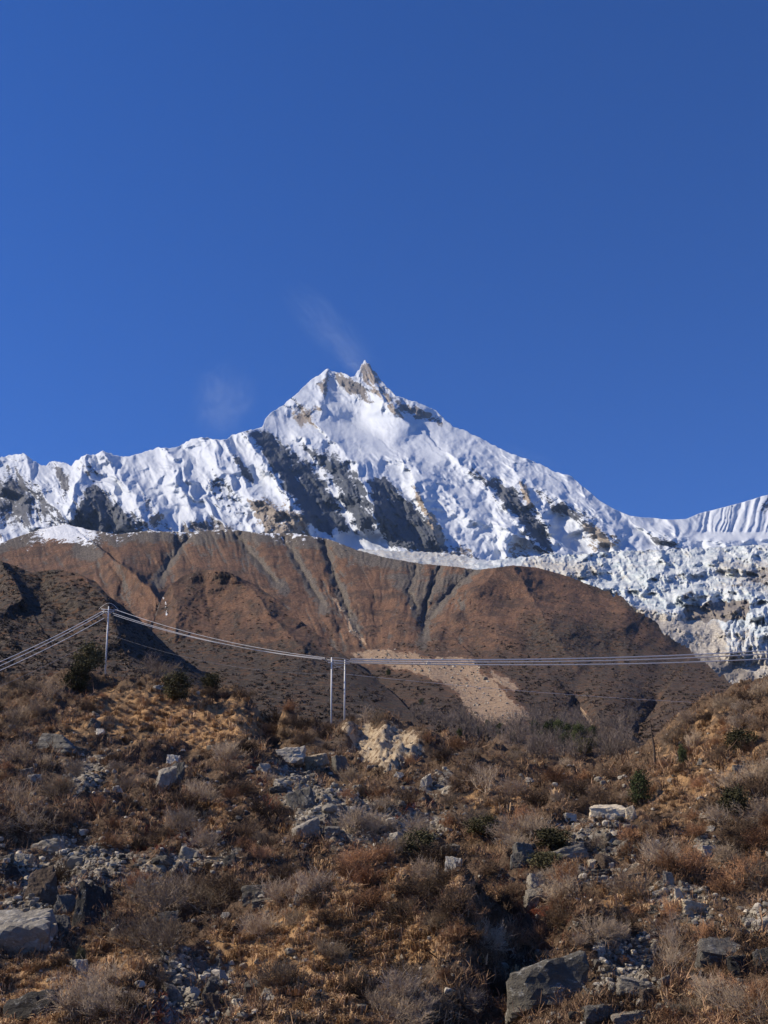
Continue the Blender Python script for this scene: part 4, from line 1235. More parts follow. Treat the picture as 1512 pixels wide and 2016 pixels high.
# left edge
B(20, 1880, 160, 100, 'slab0', R_grey, 'large flat grey slab with a dark crack at the left edge', rz=0.15, tilt=(0.5, -0.05), deep=0.9)
B(72, 1775, 72, 66, 'block5', R_brown, 'brown blocky boulder standing above the large cracked slab', rz=0.4)
B(126, 1800, 44, 44, 'block1', R_dark, 'dark boulder right of the brown blocky boulder', rz=0.3)
B(168, 1822, 60, 86, 'point0', R_dark, 'black jagged boulder right of the large cracked slab', rz=0.2)
B(198, 1800, 36, 60, 'block5', R_dark, 'black upright rock with a pale foot, right of the jagged boulder')
B(118, 1846, 46, 44, 'block3', R_dark, 'rounded dark boulder at the right end of the cracked slab')
B(88, 1868, 26, 40, 'point2', R_mid, 'narrow grey rock against the cracked slab corner')
B(212, 1780, 20, 14, 'block0', R_pale, 'small white stone at the foot of the black upright rock')
B(212, 1815, 26, 22, 'block3', R_mid, 'grey stone right below the black jagged boulder')
B(95, 1683, 64, 24, 'slab0', R_mid, 'long low grey slab above the left scree')
B(43, 1706, 34, 24, 'block0', R_mid, 'grey flat boulder left of the brown blocky boulder')
B(12, 1700, 30, 20, 'slab2', R_dark, 'dark slab touching the left edge above the cracked slab')
B(20, 1735, 38, 28, 'point1', R_dark, 'dark broken rock at the left edge above the cracked slab')
B(137, 1706, 28, 18, 'block1', R_dark, 'dark stone below the long low grey slab')
B(60, 1758, 30, 14, 'slab1', R_mid, 'flat grey rock wedged between the slab and the brown boulder')
B(368, 1690, 46, 26, 'block2', R_mid, 'flat-topped dark block with a small stone on it, in the red heath', rz=0.1)
B(362, 1670, 14, 8, 'block3', R_pale, 'little pale stone resting on the flat-topped dark block')
B(438, 1712, 80, 16, 'slab2', R_cream, 'long low cream ledge of rock below the flat-topped block', rz=0.12)
B(452, 1722, 30, 26, 'block4', R_dark, 'dark rock under the right end of the cream ledge')
B(320, 1704, 40, 16, 'slab0', R_mid, 'low pale-edged rock left of the flat-topped dark block')
B(330, 1832, 42, 24, 'block0', R_mid, 'angular pale boulder between grey bushes on the left', rz=0.3)
B(350, 1850, 12, 12, 'block1', R_pale, 'small white stone below the angular pale boulder')
B(443, 1812, 18, 12, 'block1', R_pale, 'white stone right of the dense grey bush')
B(508, 1772, 56, 34, 'slab1', R_mid, 'ridged grey boulder left of the central mound', rz=-0.3)
B(515, 1792, 40, 22, 'slab2', R_mid, 'lower grey boulder under the ridged boulder left of the mound')
B(594, 1778, 34, 34, 'point2', R_pale, 'light grey pointed rock on the left flank of the mound')
B(70, 2012, 120, 56, 'slab0', R_dark, 'dark rough boulder at the bottom left corner', rz=-0.2, deep=0.7)
B(335, 1975, 46, 46, 'block3', R_mid, 'smooth grey boulder in the lower left rubble', rz=0.4)
B(375, 1966, 34, 24, 'block5', R_pale, 'pale angular stone right of the smooth grey boulder')
B(418, 1968, 54, 40, 'slab2', R_dark, 'dark leaning slab in the lower left rubble', rz=0.5, tilt=(0, 0.4))
B(412, 2005, 38, 44, 'block0', R_brown, 'brownish square block at the foot of the lower left rubble', rz=0.2)
B(438, 1932, 20, 22, 'point1', R_pale, 'white upright stone above the dark leaning slab')
B(470, 1990, 22, 22, 'block1', R_pale, 'white stone right of the brownish square block')
# middle and right
B(888, 1690, 36, 26, 'slab2', R_mid, 'layered grey boulder above the right shoulder of the mound')
B(892, 1712, 32, 28, 'block0', R_pale, 'pale-faced boulder below the layered one on the mound shoulder')
B(915, 1950, 26, 26, 'block3', R_cream, 'tan stone stuck in the shaded earth bank', sink=0.2)
B(885, 1975, 22, 12, 'slab0', R_cream, 'flat tan stone low in the shaded earth bank')
B(1020, 1712, 36, 34, 'block5', R_dark, 'rounded black boulder left of the long flat slab', rz=0.2)
B(1038, 1702, 46, 46, 'point0', R_dark, 'pointed dark boulder left of the long flat slab', rz=0.4)
B(1122, 1698, 84, 24, 'slab0', R_mid, 'long flat slab lying like a bench', rz=0.05, deep=0.6)
B(1150, 1684, 44, 22, 'block4', R_dark, 'dark boulder behind the right end of the long flat slab')
B(1198, 1712, 46, 34, 'block3', R_brown, 'rounded brown-grey boulder right of the long flat slab', rz=0.2)
B(1163, 1714, 22, 20, 'point2', R_cream, 'small cream rock under the right end of the long flat slab')
B(1180, 1730, 60, 18, 'slab1', R_dark, 'dark sloping slab below the long flat slab')
B(1058, 1752, 34, 30, 'block2', R_mid, 'grey rock forming the head of the leaning stack')
B(1048, 1786, 44, 44, 'point2', R_mid, 'leaning grey rock below the head of the stack', rz=0.3)
B(1200, 1619, 76, 42, 'slab2', R_cream, 'long cream boulder in front of the round green bush', rz=0.06, deep=0.6)
B(1244, 1616, 24, 30, 'block5', R_cream, 'small yellowish boulder touching the long cream boulder')
B(1240, 1630, 30, 9, 'slab0', R_pale, 'thin pale slab below the yellowish boulder')
B(1122, 1622, 26, 18, 'block2', R_pale, 'pale square stone left of the long cream boulder')
B(1215, 1624, 16, 10, 'block1', R_pale, 'pale stone under the long cream boulder')
B(1396, 1688, 34, 20, 'block0', R_pale, 'bright white rock on the right slope')
B(1402, 1640, 18, 12, 'block1', R_pale, 'white stone uphill from the bright white rock')
B(1370, 1800, 62, 26, 'slab1', R_cream, 'pale sloping slab in the right hand rubble', rz=0.2)
B(1339, 1778, 22, 30, 'point1', R_pale, 'white pointed stone left of the pale sloping slab')
B(1318, 1745, 22, 26, 'point0', R_mid, 'dark-sided rock above the right hand rubble')
B(1300, 1772, 22, 10, 'slab0', R_pale, 'thin white slab left of the white pointed stone')
B(1345, 1748, 16, 16, 'block3', R_pale, 'white stone right of the dark-sided rock')
B(1506, 1832, 44, 30, 'block4', R_pale, 'white boulder touching the right edge')
B(1480, 1822, 22, 14, 'block1', R_pale, 'white stone left of the white boulder at the right edge')
B(1258, 1740, 36, 14, 'slab2', R_mid, 'low grey slab above the dark gully')
B(1088, 1974, 172, 102, 'block4', R_grey, 'huge dark grey boulder with pale lichen at the lower right', rz=-0.12, deep=0.75)
B(1262, 1962, 92, 40, 'slab2', R_mid, 'tilted layered slab right of the huge dark boulder', rz=0.1, tilt=(0.1, 0.08))
B(1310, 1952, 26, 22, 'block4', R_mid, 'grey stone at the right end of the tilted layered slab')
B(1276, 2000, 40, 44, 'block5', R_brown, 'brown block under the tilted layered slab')
B(1185, 2016, 76, 34, 'slab0', R_dark, 'dark flat rock at the bottom edge below the huge boulder', rz=0.2)
B(1258, 2022, 90, 32, 'slab1', R_mid, 'flat layered rock at the bottom edge below the tilted slab', rz=-0.1)
B(1290, 1880, 16, 28, 'point2', R_pale, 'white pointed stone beside the thin bare stems')
B(1258, 1850, 12, 10, 'block1', R_pale, 'small white stone in the dark gully')
B(1428, 1908, 104, 54, 'slab2', R_dark, 'ribbed dark block at the right', rz=0.15, tilt=(0.2, 0.1))
B(1390, 1894, 24, 16, 'block0', R_pale, 'small pale rock at the left corner of the ribbed block')
B(1470, 1925, 52, 40, 'point0', R_dark, 'dark pointed rock right of the ribbed block')
B(1505, 1905, 46, 36, 'block5', R_dark, 'black rock touching the right edge beside the ribbed block')
B(1338, 1500, 14, 10, 'block1', R_mid, 'small grey rock on the right hill crest')
B(1455, 1520, 22, 14, 'block0', R_mid, 'pale grey rock in the grass of the right hill')
HAND = len(ALLROCKS)

# ------------------------------------------------------------------ landmarks used to single out repeats in words
LAND = [('the twin poles', 665, 1425), ('the single leaning pole', 208, 1318), ('the cream scar', 765, 1475), ('the two pale boulders', 598, 1495),
        ('the upright dark slab', 598, 1570), ('the central scree', 690, 1610), ('the tent-shaped boulder', 110, 1465), ('the large cracked slab', 45, 1820),
        ('the long cream boulder', 1200, 1605), ('the round green bush', 1262, 1562), ('the long flat slab', 1122, 1690), ('the huge dark boulder', 1088, 1915),
        ('the ribbed dark block', 1428, 1885), ('the bright white rock', 1396, 1680), ('the mound top', 760, 1700), ('the dead tree trunk', 1290, 1490),
        ('the brown blocky boulder', 72, 1745), ('the tall split boulder', 330, 1530), ('the flat-topped dark block', 368, 1680), ('the angular pale boulder', 330, 1820),
        ('the ridged grey boulder', 508, 1760), ('the smooth grey boulder', 335, 1955), ('the shaded earth bank', 870, 1930), ('the white edge boulder', 1506, 1820),
        ('the pale sloping slab', 1370, 1790), ('the tilted layered slab', 1262, 1945), ('the leaning grey stack', 1055, 1760), ('the pale square stone', 1122, 1615),
        ('the crest juniper', 345, 1360), ('the right hill crest', 1420, 1390)]
ORD = ['', 'second ', 'third ', 'fourth ', 'fifth ', 'sixth ', 'seventh ', 'eighth ', 'ninth ', 'tenth ', 'eleventh ', 'twelfth ', 'thirteenth ', 'fourteenth ', 'fifteenth ', 'sixteenth ', 'seventeenth ', 'eighteenth ', 'nineteenth ', 'twentieth ']
_pending = {}


def later(o, adj, noun, px, py):
    ds = [math.hypot(px - a, (py - b) * 1.4) for _, a, b in LAND]
    i = int(np.argmin(ds)); _, a, b = LAND[i]
    dx, dy = px - a, (py - b) * 1.4
    rel = ('right of' if dx > 0 else 'left of') if abs(dx) > abs(dy) else ('below' if dy > 0 else 'above')
    _pending.setdefault((adj, noun, rel, i), []).append((ds[i], o))


def settle():
    for (adj, noun, rel, i), lst in _pending.items():
        lst.sort(key=lambda t: t[0])
        for k, (_, o) in enumerate(lst):
            o['label'] = f"{adj} {noun}, {ORD[min(k, 19)]}nearest {rel} {LAND[i][0]}"


# ------------------------------------------------------------------ stones of the scree, each its own while they show large
N = 9000
spx = rng.uniform(-30, 1542, N); spy = rng.uniform(1490, 2016, N)
zz = zone_px(spx, spy)
keep = rng.uniform(0, 1, N) < np.clip(zz['scree'] - 0.35, 0, 1) * 1.5 + 0.05
spx, spy = spx[keep], spy[keep]
hp = hit(spx, spy)
ok = ~np.isnan(hp[:, 0])
spx, spy, hp = spx[ok], spy[ok], hp[ok]
size = np.exp(rng.normal(math.log(0.24), 0.42, len(spx)))
near_ = size * F / (hp[:, 1] * 1.05)
order = np.argsort(-near_)
made = 0
stone_kinds = ['block1', 'block3', 'block4', 'slab0', 'slab2', 'point2', 'point1', 'block5']
used_idx = []
for j in order:
    if made >= 190: break
    x, y = spx[j], spy[j]
    if not (5 < x < 1507 and y < 2005): continue
    if any(math.hypot(x - a, y - b) < r_ + near_[j] * .4 for a, b, r_ in ALLROCKS): continue
    tone = rng.uniform()
    mt, adj = ((R_pale, 'whitish angular') if tone < 0.36 else (R_mid, 'mid grey angular') if tone < 0.8 else (R_dark, 'dark slaty'))
    w = min(near_[j], 34)
    o = boulder(x, y, w, w * rng.uniform(0.45, 0.8), stone_kinds[rng.randint(8)], mt, None, 'stone', rz=rng.uniform(0, 6.28), tilt=(rng.normal(0, .25), rng.normal(0, .25)), group='loose stones on the hillside')
    if o is None: continue
    later(o, adj, 'stone', x, y)
    made += 1; used_idx.append(j)
rest = np.setdiff1d(np.arange(len(spx)), np.array(used_idx))


def scatter_mesh(name, protos, pts, scl, rz, tone, mat, tilt=0.0, label=None):
    """one mesh of many copies of small shapes laid on the ground"""
    Vs, Fs, Ts, off = [], [], [], 0
    pick = rng.randint(0, len(protos), len(pts))
    for k, (V0, F0, T0) in enumerate(protos):
        ii = np.where(pick == k)[0]
        if not len(ii): continue
        c, s = np.cos(rz[ii]), np.sin(rz[ii])
        x = V0[None, :, 0] * c[:, None] - V0[None, :, 1] * s[:, None]
        y = V0[None, :, 0] * s[:, None] + V0[None, :, 1] * c[:, None]
        z = np.broadcast_to(V0[None, :, 2], x.shape)
        V = np.stack([x, y, z], -1) * scl[ii][:, None, None] + pts[ii][:, None, :]
        Fa = F0[None] + (np.arange(len(ii)) * len(V0))[:, None, None] + off
        off += len(V0) * len(ii)
        Vs.append(V.reshape(-1, 3)); Fs.append(Fa.reshape(-1, F0.shape[1]))
        Ts.append(np.clip(tone[ii][:, None] + T0[None, :], 0, 1).ravel())
    o = link(name, mesh_np(name, np.concatenate(Vs), np.concatenate(Fs), mat, {'tone': np.concatenate(Ts)}, smooth=False))
    o['kind'] = 'stuff'
    if label: o['label'] = label
    return o


# gravel: what is too small or too many to be single stones
N = 42000
gx_ = rng.uniform(-260, 1780, N); gy_ = rng.uniform(1440, 2060, N)
zz = zone_px(gx_, gy_)
keep = rng.uniform(0, 1, N) < np.clip(zz['scree'] - 0.25, 0, 1) * 1.25 + 0.075 
gh = hit(gx_[keep], gy_[keep]); gh = gh[~np.isnan(gh[:, 0])]
gh = np.concatenate([gh, hp[rest]])
sp_protos = []
for s_ in range(7):
    V0, F0 = rock_shape(700 + s_, 2, 9, 18, 0.0, 0.02)
    V0 = V0 * np.array([1, rng.uniform(.6, 1), rng.uniform(.35, .75)])
    sp_protos.append((V0, F0, np.zeros(len(V0))))
gs = np.exp(rng.normal(math.log(0.15), 0.5, len(gh))) * np.clip(gh[:, 1] / 70, 0.8, 1.5)
scatter_mesh('gravel', sp_protos, gh, gs, rng.uniform(0, 6.28, len(gh)), np.clip(rng.normal(0.30, 0.22, len(gh)), 0, 1), S_stone, label='loose grey gravel strewn over the scree patches')

# ------------------------------------------------------------------ grass and heath
def tuft(seed, n=34, h=0.42, lean=0.9, wid=0.014):
    r = np.random.RandomState(seed)
    az = r.uniform(0, 2 * math.pi, n); L = h * r.uniform(0.6, 1.2, n); ti = r.uniform(0.15, lean, n)
    d = np.stack([np.cos(az), np.sin(az), 0 * az], -1); b = r.normal(0, 0.06, (n, 3)); b[:, 2] = -0.03
    s = np.stack([-np.sin(az), np.cos(az), 0 * az], -1) * wid
    p1 = b + d * (np.sin(ti) * L * 0.5)[:, None] + np.array([0, 0, 1]) * (np.cos(ti) * L * 0.62)[:, None]
    p2 = b + d * (np.sin(ti) * L * 1.15)[:, None] + np.array([0, 0, 1]) * (np.cos(ti) * L * 0.62 + 0.04 - 0.25 * L * np.sin(ti))[:, None]
    V = np.stack([b - s, b + s, p1 - s * .8, p1 + s * .8, p2 - s * .2, p2 + s * .2], 1)
    Fc = (np.array([[0, 1, 3, 2], [2, 3, 5, 4]])[None] + (np.arange(n) * 6)[:, None, None]).reshape(-1, 4)
    t = np.repeat(r.uniform(-0.2, 0.2, n), 6)
    return V.reshape(-1, 3), Fc, t


def sprig(seed, n0=7, n1=4, n2=0, h=0.42, rad=0.012, tilt=1.15):
    r = np.random.RandomState(seed)
    Vs, Fs, off = [], [], 0
    for P_, lev in branch_levels(r, n0, n1, n2, h, tilt, k=3, base_r=0.09, up=0.2):
        n = len(P_)
        s = unit(np.cross(P_[:, -1] - P_[:, 0], r.normal(0, 1, (n, 3))))[:, None, :] * (rad * (1.0, 0.7, 0.5)[lev] * np.array([1, .8, .35]))[None, :, None]
        V = np.stack([P_ - s, P_ + s], 2)
        Fs.append((np.array([[0, 1, 3, 2], [2, 3, 5, 4]])[None] + (np.arange(n) * 6)[:, None, None]).reshape(-1, 4) + off)
        Vs.append(V.reshape(-1, 3)); off += n * 6
    V = np.concatenate(Vs)
    return V, np.concatenate(Fs), r.uniform(-0.15, 0.15, len(V) // 6).repeat(6)


N = 30000
gx_ = rng.uniform(-260, 1780, N); gy_ = rng.uniform(1325, 2070, N)
zz = zone_px(gx_, gy_)
hp2 = hit(gx_, gy_); ok = ~np.isnan(hp2[:, 0]) & (hp2[:, 1] < 250)
u1 = rng.uniform(0, 1, N)
big = fbm(hp2[:, 0] / 5, hp2[:, 1] / 5, 3, off=3)
drift = fbm(hp2[:, 0] / 2.2, hp2[:, 1] / 3.0, 3, off=13)
pg = np.clip(zz['grass'] * 1.2 + 0.10 + 0.45 * big, 0.03, 1) * (1 - 0.75 * zz['scree']) * (1 - 0.9 * zz['sand']) * (1 - 0.6 * zz['dirt_shade'])
isg = ok & (u1 < pg * (0.6 + 0.3 * zz['grass']))
ish = ok & ~isg & (u1 < 0.62 + 0.35 * (1 - zz['scree'])) & (rng.uniform(0, 1, N) < (1 - 0.8 * zz['scree']) * (1 - zz['sand']) * (1 - 0.45 * zz['grass']) * 0.75)
isr = ish & (rng.uniform(0, 1, N) < zz['red'] * 2.2)
ish &= ~isr
dsc = np.clip(hp2[:, 1] / 75, 0.75, 1.5)
tufts = [tuft(s_) for s_ in range(6)]
sprigs = [sprig(40 + s_) for s_ in range(6)]
for nm, sel, protos, mt, mean, sd_, s0, lab in (('grass', isg, tufts, S_grass, 0.36, 0.28, 1.0, 'dry orange grass tufts on the hillside'),
                                                ('heath', ish, sprigs, S_heath, 0.40, 0.28, 1.15, 'low brown twiggy heath covering the hillside'),
                                                ('red_heath', isr, sprigs, S_red, 0.5, 0.25, 0.8, 'low dark red heath in patches')):
    pt = hp2[sel]
    n = len(pt)
    scatter_mesh(nm, protos, pt, s0 * dsc[sel] * np.exp(rng.normal(-0.05, 0.38, n)), rng.uniform(0, 6.28, n), np.clip(rng.normal(mean, sd_, n) + 0.45 * big[sel] + 0.35 * drift[sel], 0, 1), mt, label=lab)

# ------------------------------------------------------------------ bare shrubs, each one a thing
BUSH = {
    'grey': [bush_mesh('shrub', 11 + i, T_grey, 26, 6, 7, 1.1, 1.25, (0.013, 0.0085, 0.006), up=0.15) for i in range(4)],
    'rust': [bush_mesh('shrub', 31 + i, T_rust, 24, 6, 6, 0.85, 1.3, (0.012, 0.008, 0.0055), 600, 0.028, up=0.15) for i in range(4)],
    'dark': [bush_mesh('shrub', 51 + i, T_dark, 28, 6, 7, 0.9, 1.3, (0.012, 0.008, 0.006), 900, 0.03, up=0.15) for i in range(3)],
    'tall': [bush_mesh('shrub', 71 + i, T_grey, 9, 6, 7, 2.3, 0.55, (0.02, 0.011, 0.006)) for i in range(3)],
}
ADJ = {'grey': 'grey leafless', 'rust': 'rusty brown', 'dark': 'dark brown', 'tall': 'tall bare'}
SHRUB_AT = []


def shrub(px, py, kind, s, own=None):
    p = hit([px], [py])[0]
    if np.isnan(p[0]) or p[1] > 300: return None
    o = link('shrub', BUSH[kind][rng.randint(len(BUSH[kind]))])
    o.location = p
    o.rotation_euler = (rng.normal(0, .08), rng.normal(0, .08), rng.uniform(0, 6.28))
    o.scale = (s * rng.uniform(.85, 1.25), s * rng.uniform(.85, 1.25), s * rng.uniform(.8, 1.1))
    tag(o, own, 'shrub', 'bare shrubs on the hillside')
    if not own: later(o, ADJ[kind], 'shrub', px, py)
    SHRUB_AT.append((px, py))
    return o


# the ones that show large in the photograph: grey and dark bushes by place
for px, py, kind, s in [(330, 1795, 'grey', 1.5), (400, 1790, 'grey', 1.4), (450, 1770, 'dark', 1.4), (290, 1780, 'grey', 1.3), (260, 1870, 'grey', 1.3), (320, 1870, 'grey', 1.2),
                        (110, 1570, 'grey', 1.5), (60, 1640, 'grey', 1.5), (40, 1600, 'tall', 1.1), (150, 1530, 'grey', 1.4), (30, 1500, 'grey', 1.6), (90, 1510, 'grey', 1.2), (370, 1590, 'dark', 1.5), (400, 1575, 'grey', 1.3),
                        (250, 1560, 'grey', 1.3), (230, 1520, 'grey', 1.2), (480, 1570, 'dark', 1.5), (520, 1620, 'dark', 1.6), (450, 1500, 'grey', 1.4), (480, 1480, 'dark', 1.4), (540, 1470, 'dark', 1.6), (600, 1470, 'dark', 1.3),
                        (200, 1960, 'grey', 1.2), (150, 1990, 'grey', 1.2), (220, 2000, 'grey', 1.0), (700, 1640, 'grey', 1.5), (740, 1650, 'grey', 1.2), (690, 1540, 'grey', 1.3), (750, 1570, 'rust', 1.3), (800, 1580, 'dark', 1.3),
                        (960, 1560, 'tall', 1.1), (1010, 1570, 'grey', 1.6), (930, 1530, 'dark', 1.5), (870, 1500, 'dark', 1.4), (900, 1480, 'rust', 1.5), (840, 1460, 'rust', 1.2), (1060, 1590, 'dark', 1.7), (1130, 1570, 'dark', 1.8), (1180, 1590, 'dark', 1.6),
                        (1090, 1540, 'rust', 1.8), (1150, 1540, 'rust', 1.7), (1010, 1660, 'grey', 1.5), (1060, 1650, 'grey', 1.4), (1175, 1668, 'grey', 0.8), (1240, 1660, 'rust', 1.2), (1420, 1760, 'rust', 1.2), (1470, 1750, 'rust', 1.4),
                        (1360, 1720, 'rust', 1.4), (1300, 1700, 'grey', 1.2), (1240, 1780, 'grey', 1.2), (1430, 1995, 'grey', 0.8), (1390, 1975, 'grey', 0.7), (1485, 2005, 'grey', 0.8), (1360, 2005, 'grey', 0.7), (1505, 1985, 'rust', 0.7),
                        (1320, 1920, 'tall', 0.6), (1325, 1880, 'tall', 0.5), (1460, 1650, 'dark', 1.4), (1500, 1620, 'grey', 1.6), (1490, 1580, 'dark', 1.5), (1420, 1500, 'dark', 1.4), (1480, 1480, 'dark', 1.3),
                        (620, 1790, 'dark', 0.9), (820, 1770, 'dark', 1.0), (890, 1790, 'dark', 0.9), (655, 1890, 'grey', 0.7), (700, 1970, 'dark', 0.7),
                        (960, 1820, 'dark', 1.0), (1000, 1800, 'dark', 1.0), (1010, 1860, 'rust', 0.9), (960, 1890, 'dark', 0.8), (1000, 1960, 'dark', 0.8), (1030, 2000, 'rust', 0.8), (980, 2010, 'dark', 0.7), (1100, 1800, 'rust', 1.0), (1110, 1830, 'dark', 1.0),
                        (820, 2000, 'grey', 0.7), (860, 2010, 'grey', 0.7), (760, 2000, 'grey', 0.7), (1180, 1850, 'grey', 0.9), (1220, 1830, 'dark', 0.9), (1060, 1850, 'rust', 0.8), (250, 1330, 'tall', 1.2), (290, 1330, 'tall', 1.4), (310, 1340, 'tall', 1.2),
                        (330, 1345, 'tall', 1.0), (270, 1335, 'tall', 1.1), (20, 1360, 'grey', 1.8), (60, 1370, 'grey', 1.8), (100, 1380, 'tall', 1.3), (30, 1420, 'grey', 1.8), (70, 1410, 'grey', 1.7), (20, 1460, 'tall', 1.3), (470, 1375, 'dark', 1.3), (490, 1378, 'grey', 1.5),
                        (410, 1368, 'dark', 1.3), (445, 1376, 'rust', 1.3), (600, 1415, 'grey', 1.4), (720, 1430, 'tall', 1.0), (740, 1431, 'tall', 0.9), (570, 1405, 'rust', 1.4), (545, 1425, 'dark', 1.7), (575, 1432, 'dark', 1.7), (605, 1436, 'dark', 1.6), (530, 1445, 'dark', 1.6), (565, 1455, 'dark', 1.6), (600, 1460, 'dark', 1.5), (635, 1455, 'dark', 1.4), (650, 1440, 'dark', 1.3),  # dense dark shrubs on the slump wall also stand in for its shade
                        (1350, 1430, 'grey', 1.5), (1390, 1420, 'dark', 1.5), (1430, 1400, 'grey', 1.6), (1470, 1385, 'dark', 1.6), (1500, 1375, 'grey', 1.6), (1330, 1470, 'grey', 1.4), (1370, 1470, 'grey', 1.3), (1460, 1440, 'grey', 1.4), (1495, 1440, 'dark', 1.4), (1440, 1560, 'grey', 1.4), (1500, 1540, 'grey', 1.4)]:
    shrub(px, py, kind, s)
tries = 0
while len(SHRUB_AT) < 285 and tries < 4000:
    tries += 1
    px = rng.uniform(-15, 1527); py = 1330 + 690 * rng.uniform() ** 1.15
    z_ = {k: float(v[0]) for k, v in zone_px(np.array([px]), np.array([py])).items()}
    if rng.uniform() < z_['scree'] * 0.85 + z_['sand'] + z_['grass'] * 0.9: continue
    if any(abs(px - a) < 26 and abs(py - b) < 15 for a, b in SHRUB_AT): continue
    if any(math.hypot(px - a, py - b) < r_ + 6 for a, b, r_ in ALLROCKS[:HAND]): continue
    kind = 'rust' if (px > 1200 and rng.uniform() < .5) else ['grey', 'grey', 'rust', 'dark', 'dark'][rng.randint(5)]
    shrub(px, py, kind, rng.uniform(0.6, 1.3) * (0.75 if py > 1800 else 1.0))

# ------------------------------------------------------------------ evergreen bushes and trees
JUN = [crown_mesh('crown', 500 + i, T_leaf, 60, 80, 1.0, 1.0, 0.058, 0.15) for i in range(3)]
FIR = [crown_mesh('crown', 520 + i, T_fir, 60, 80, 1.0, 1.0, 0.055, 0.45) for i in range(2)]


def trunk_mesh(seed, rad=0.05, n=4):
    r = np.random.RandomState(seed)
    Vs, Fs, off = [], [], 0
    for P_, lev in branch_levels(r, n, 4, 0, 0.75, 0.6, k=4, base_r=0.05):
        V, Fq = tubes(P_, (rad * (1, .5)[lev]) * np.linspace(1, .4, 4)[None, :] * np.ones((len(P_), 1)), 5)
        Vs.append(V); Fs.append(Fq + off); off += len(V)
    return mesh_np('trunk', np.concatenate(Vs), np.concatenate(Fs), T_bark)


TRK = [trunk_mesh(3), trunk_mesh(4), trunk_mesh(5, 0.04, 1)]


def evergreen(p, w, h, crown, name, label, cat, group=None, lean=0.0, trunk=0):
    e = bpy.data.objects.new(name, None); C.objects.link(e)
    e.location = p; e.scale = (w, w, h); e.rotation_euler = (0, lean, random.uniform(0, 6.28))
    tag(e, label, cat, group)
    link('crown', crown, e); link('trunk', TRK[trunk], e)
    return e


def juniper(px, py, wpx, hpx, label, crown=None, name='juniper_bush', cat='evergreen bush', group=None):
    p = hit([px], [py])[0]
    if np.isnan(p[0]): return
    m = depth_of(p) / F
    evergreen(p, wpx * m * 1.05, hpx * m * 1.15, crown or JUN[random.randrange(3)], name, label, cat, group, trunk=random.randrange(2))


juniper(172, 1325, 62, 52, 'dark green juniper clump just left of the single pole')
juniper(148, 1362, 56, 48, 'dark juniper downhill left of the single pole')
juniper(238, 1322, 46, 50, 'rounded juniper just right of the single pole')
juniper(346, 1382, 66, 48, 'spreading green juniper alone on the grassy crest')
juniper(415, 1368, 42, 32, 'small dark juniper right of the spreading one on the crest')
juniper(1262, 1586, 48, 56, 'round bright green bush behind the long cream boulder', FIR[0], 'evergreen_bush')
juniper(1085, 1678, 86, 36, 'wide green juniper behind the long flat slab')
juniper(1075, 1718, 80, 30, 'spreading green juniper in front of the long flat slab')
juniper(820, 1690, 80, 44, 'green juniper growing over the top of the mound')
juniper(955, 1660, 74, 36, 'olive green juniper right of the central scree')
juniper(1450, 1620, 70, 60, 'big olive bush on the right hill slope')
juniper(1460, 1482, 70, 40, 'green bush below the right hill crest')
juniper(1345, 1508, 24, 36, 'small dark fir shaped shrub at the foot of the right hill', FIR[1], 'fir_shrub')
juniper(158, 1905, 24, 30, 'small green sprig bush below the large cracked slab')
juniper(1150, 1490, 46, 30, 'pale olive bush at the valley mouth')

# dead standing tree
p = hit([1290], [1512])[0]
if not np.isnan(p[0]):
    m_ = depth_of(p) / F
    r = np.random.RandomState(8)
    e = bpy.data.objects.new('dead_tree', None); C.objects.link(e); e.location = p
    tag(e, 'thin dead tree trunk with short bare twigs standing at the valley mouth', 'dead tree')
    H = 96 * m_
    part('trunk', [tube_bm([(0, 0, -0.3), (0.05, 0, H * .35), (-0.08, 0, H * .7), (-0.12, 0, H)], [0.12, 0.09, 0.06, 0.02], 8)], T_bark, e)
    zs = r.uniform(0.3, 0.97, 16)
    part('branches', [tube_bm([(-0.08 * z, 0, H * z), (-0.08 * z + math.cos(a) * L * .5, math.sin(a) * L * .5, H * z + .1 * L), (-0.08 * z + math.cos(a) * L, math.sin(a) * L, H * z + .05 * L)], [0.035, 0.025, 0.008], 4)
                      for z, a, L in zip(zs, r.uniform(0, 6.28, 16), r.uniform(0.5, 1.3, 16) * (1.15 - zs))], T_bark, e)

# evergreens scattered in the valley beyond
vt = [(830, 1388, 12), (1055, 1452, 26), (1080, 1455, 30), (1100, 1458, 34), (1120, 1462, 32), (1140, 1466, 36), (1160, 1470, 34), (1065, 1468, 24), (985, 1448, 22), (940, 1448, 16), (960, 1432, 14), (1110, 1474, 26),
      (1010, 1462, 18), (1085, 1440, 22), (1180, 1474, 24), (905, 1452, 14), (770, 1400, 14), (765, 1330, 12), (1130, 1450, 20), (1170, 1455, 24)]


def far_spot(px, py):
    p = hit([px], [py])[0]
    if np.isnan(p[0]): p = at(px, py, float(h_depth(np.array([float(px)]), np.array([float(py)]))[0]))
    return p


for k, (px, py, hpx) in enumerate(sorted(vt)):
    p = far_spot(px, py); m_ = depth_of(p) / F
    o = evergreen(p, hpx * m_ * 0.95, hpx * m_ * 1.1, FIR[k % 2], 'evergreen_tree', f'dark evergreen tree on the valley floor, {ORD[k] if k else ""}from the left'.replace(', from the left', ', farthest left') , 'tree', 'evergreen trees on the valley floor', trunk=2)

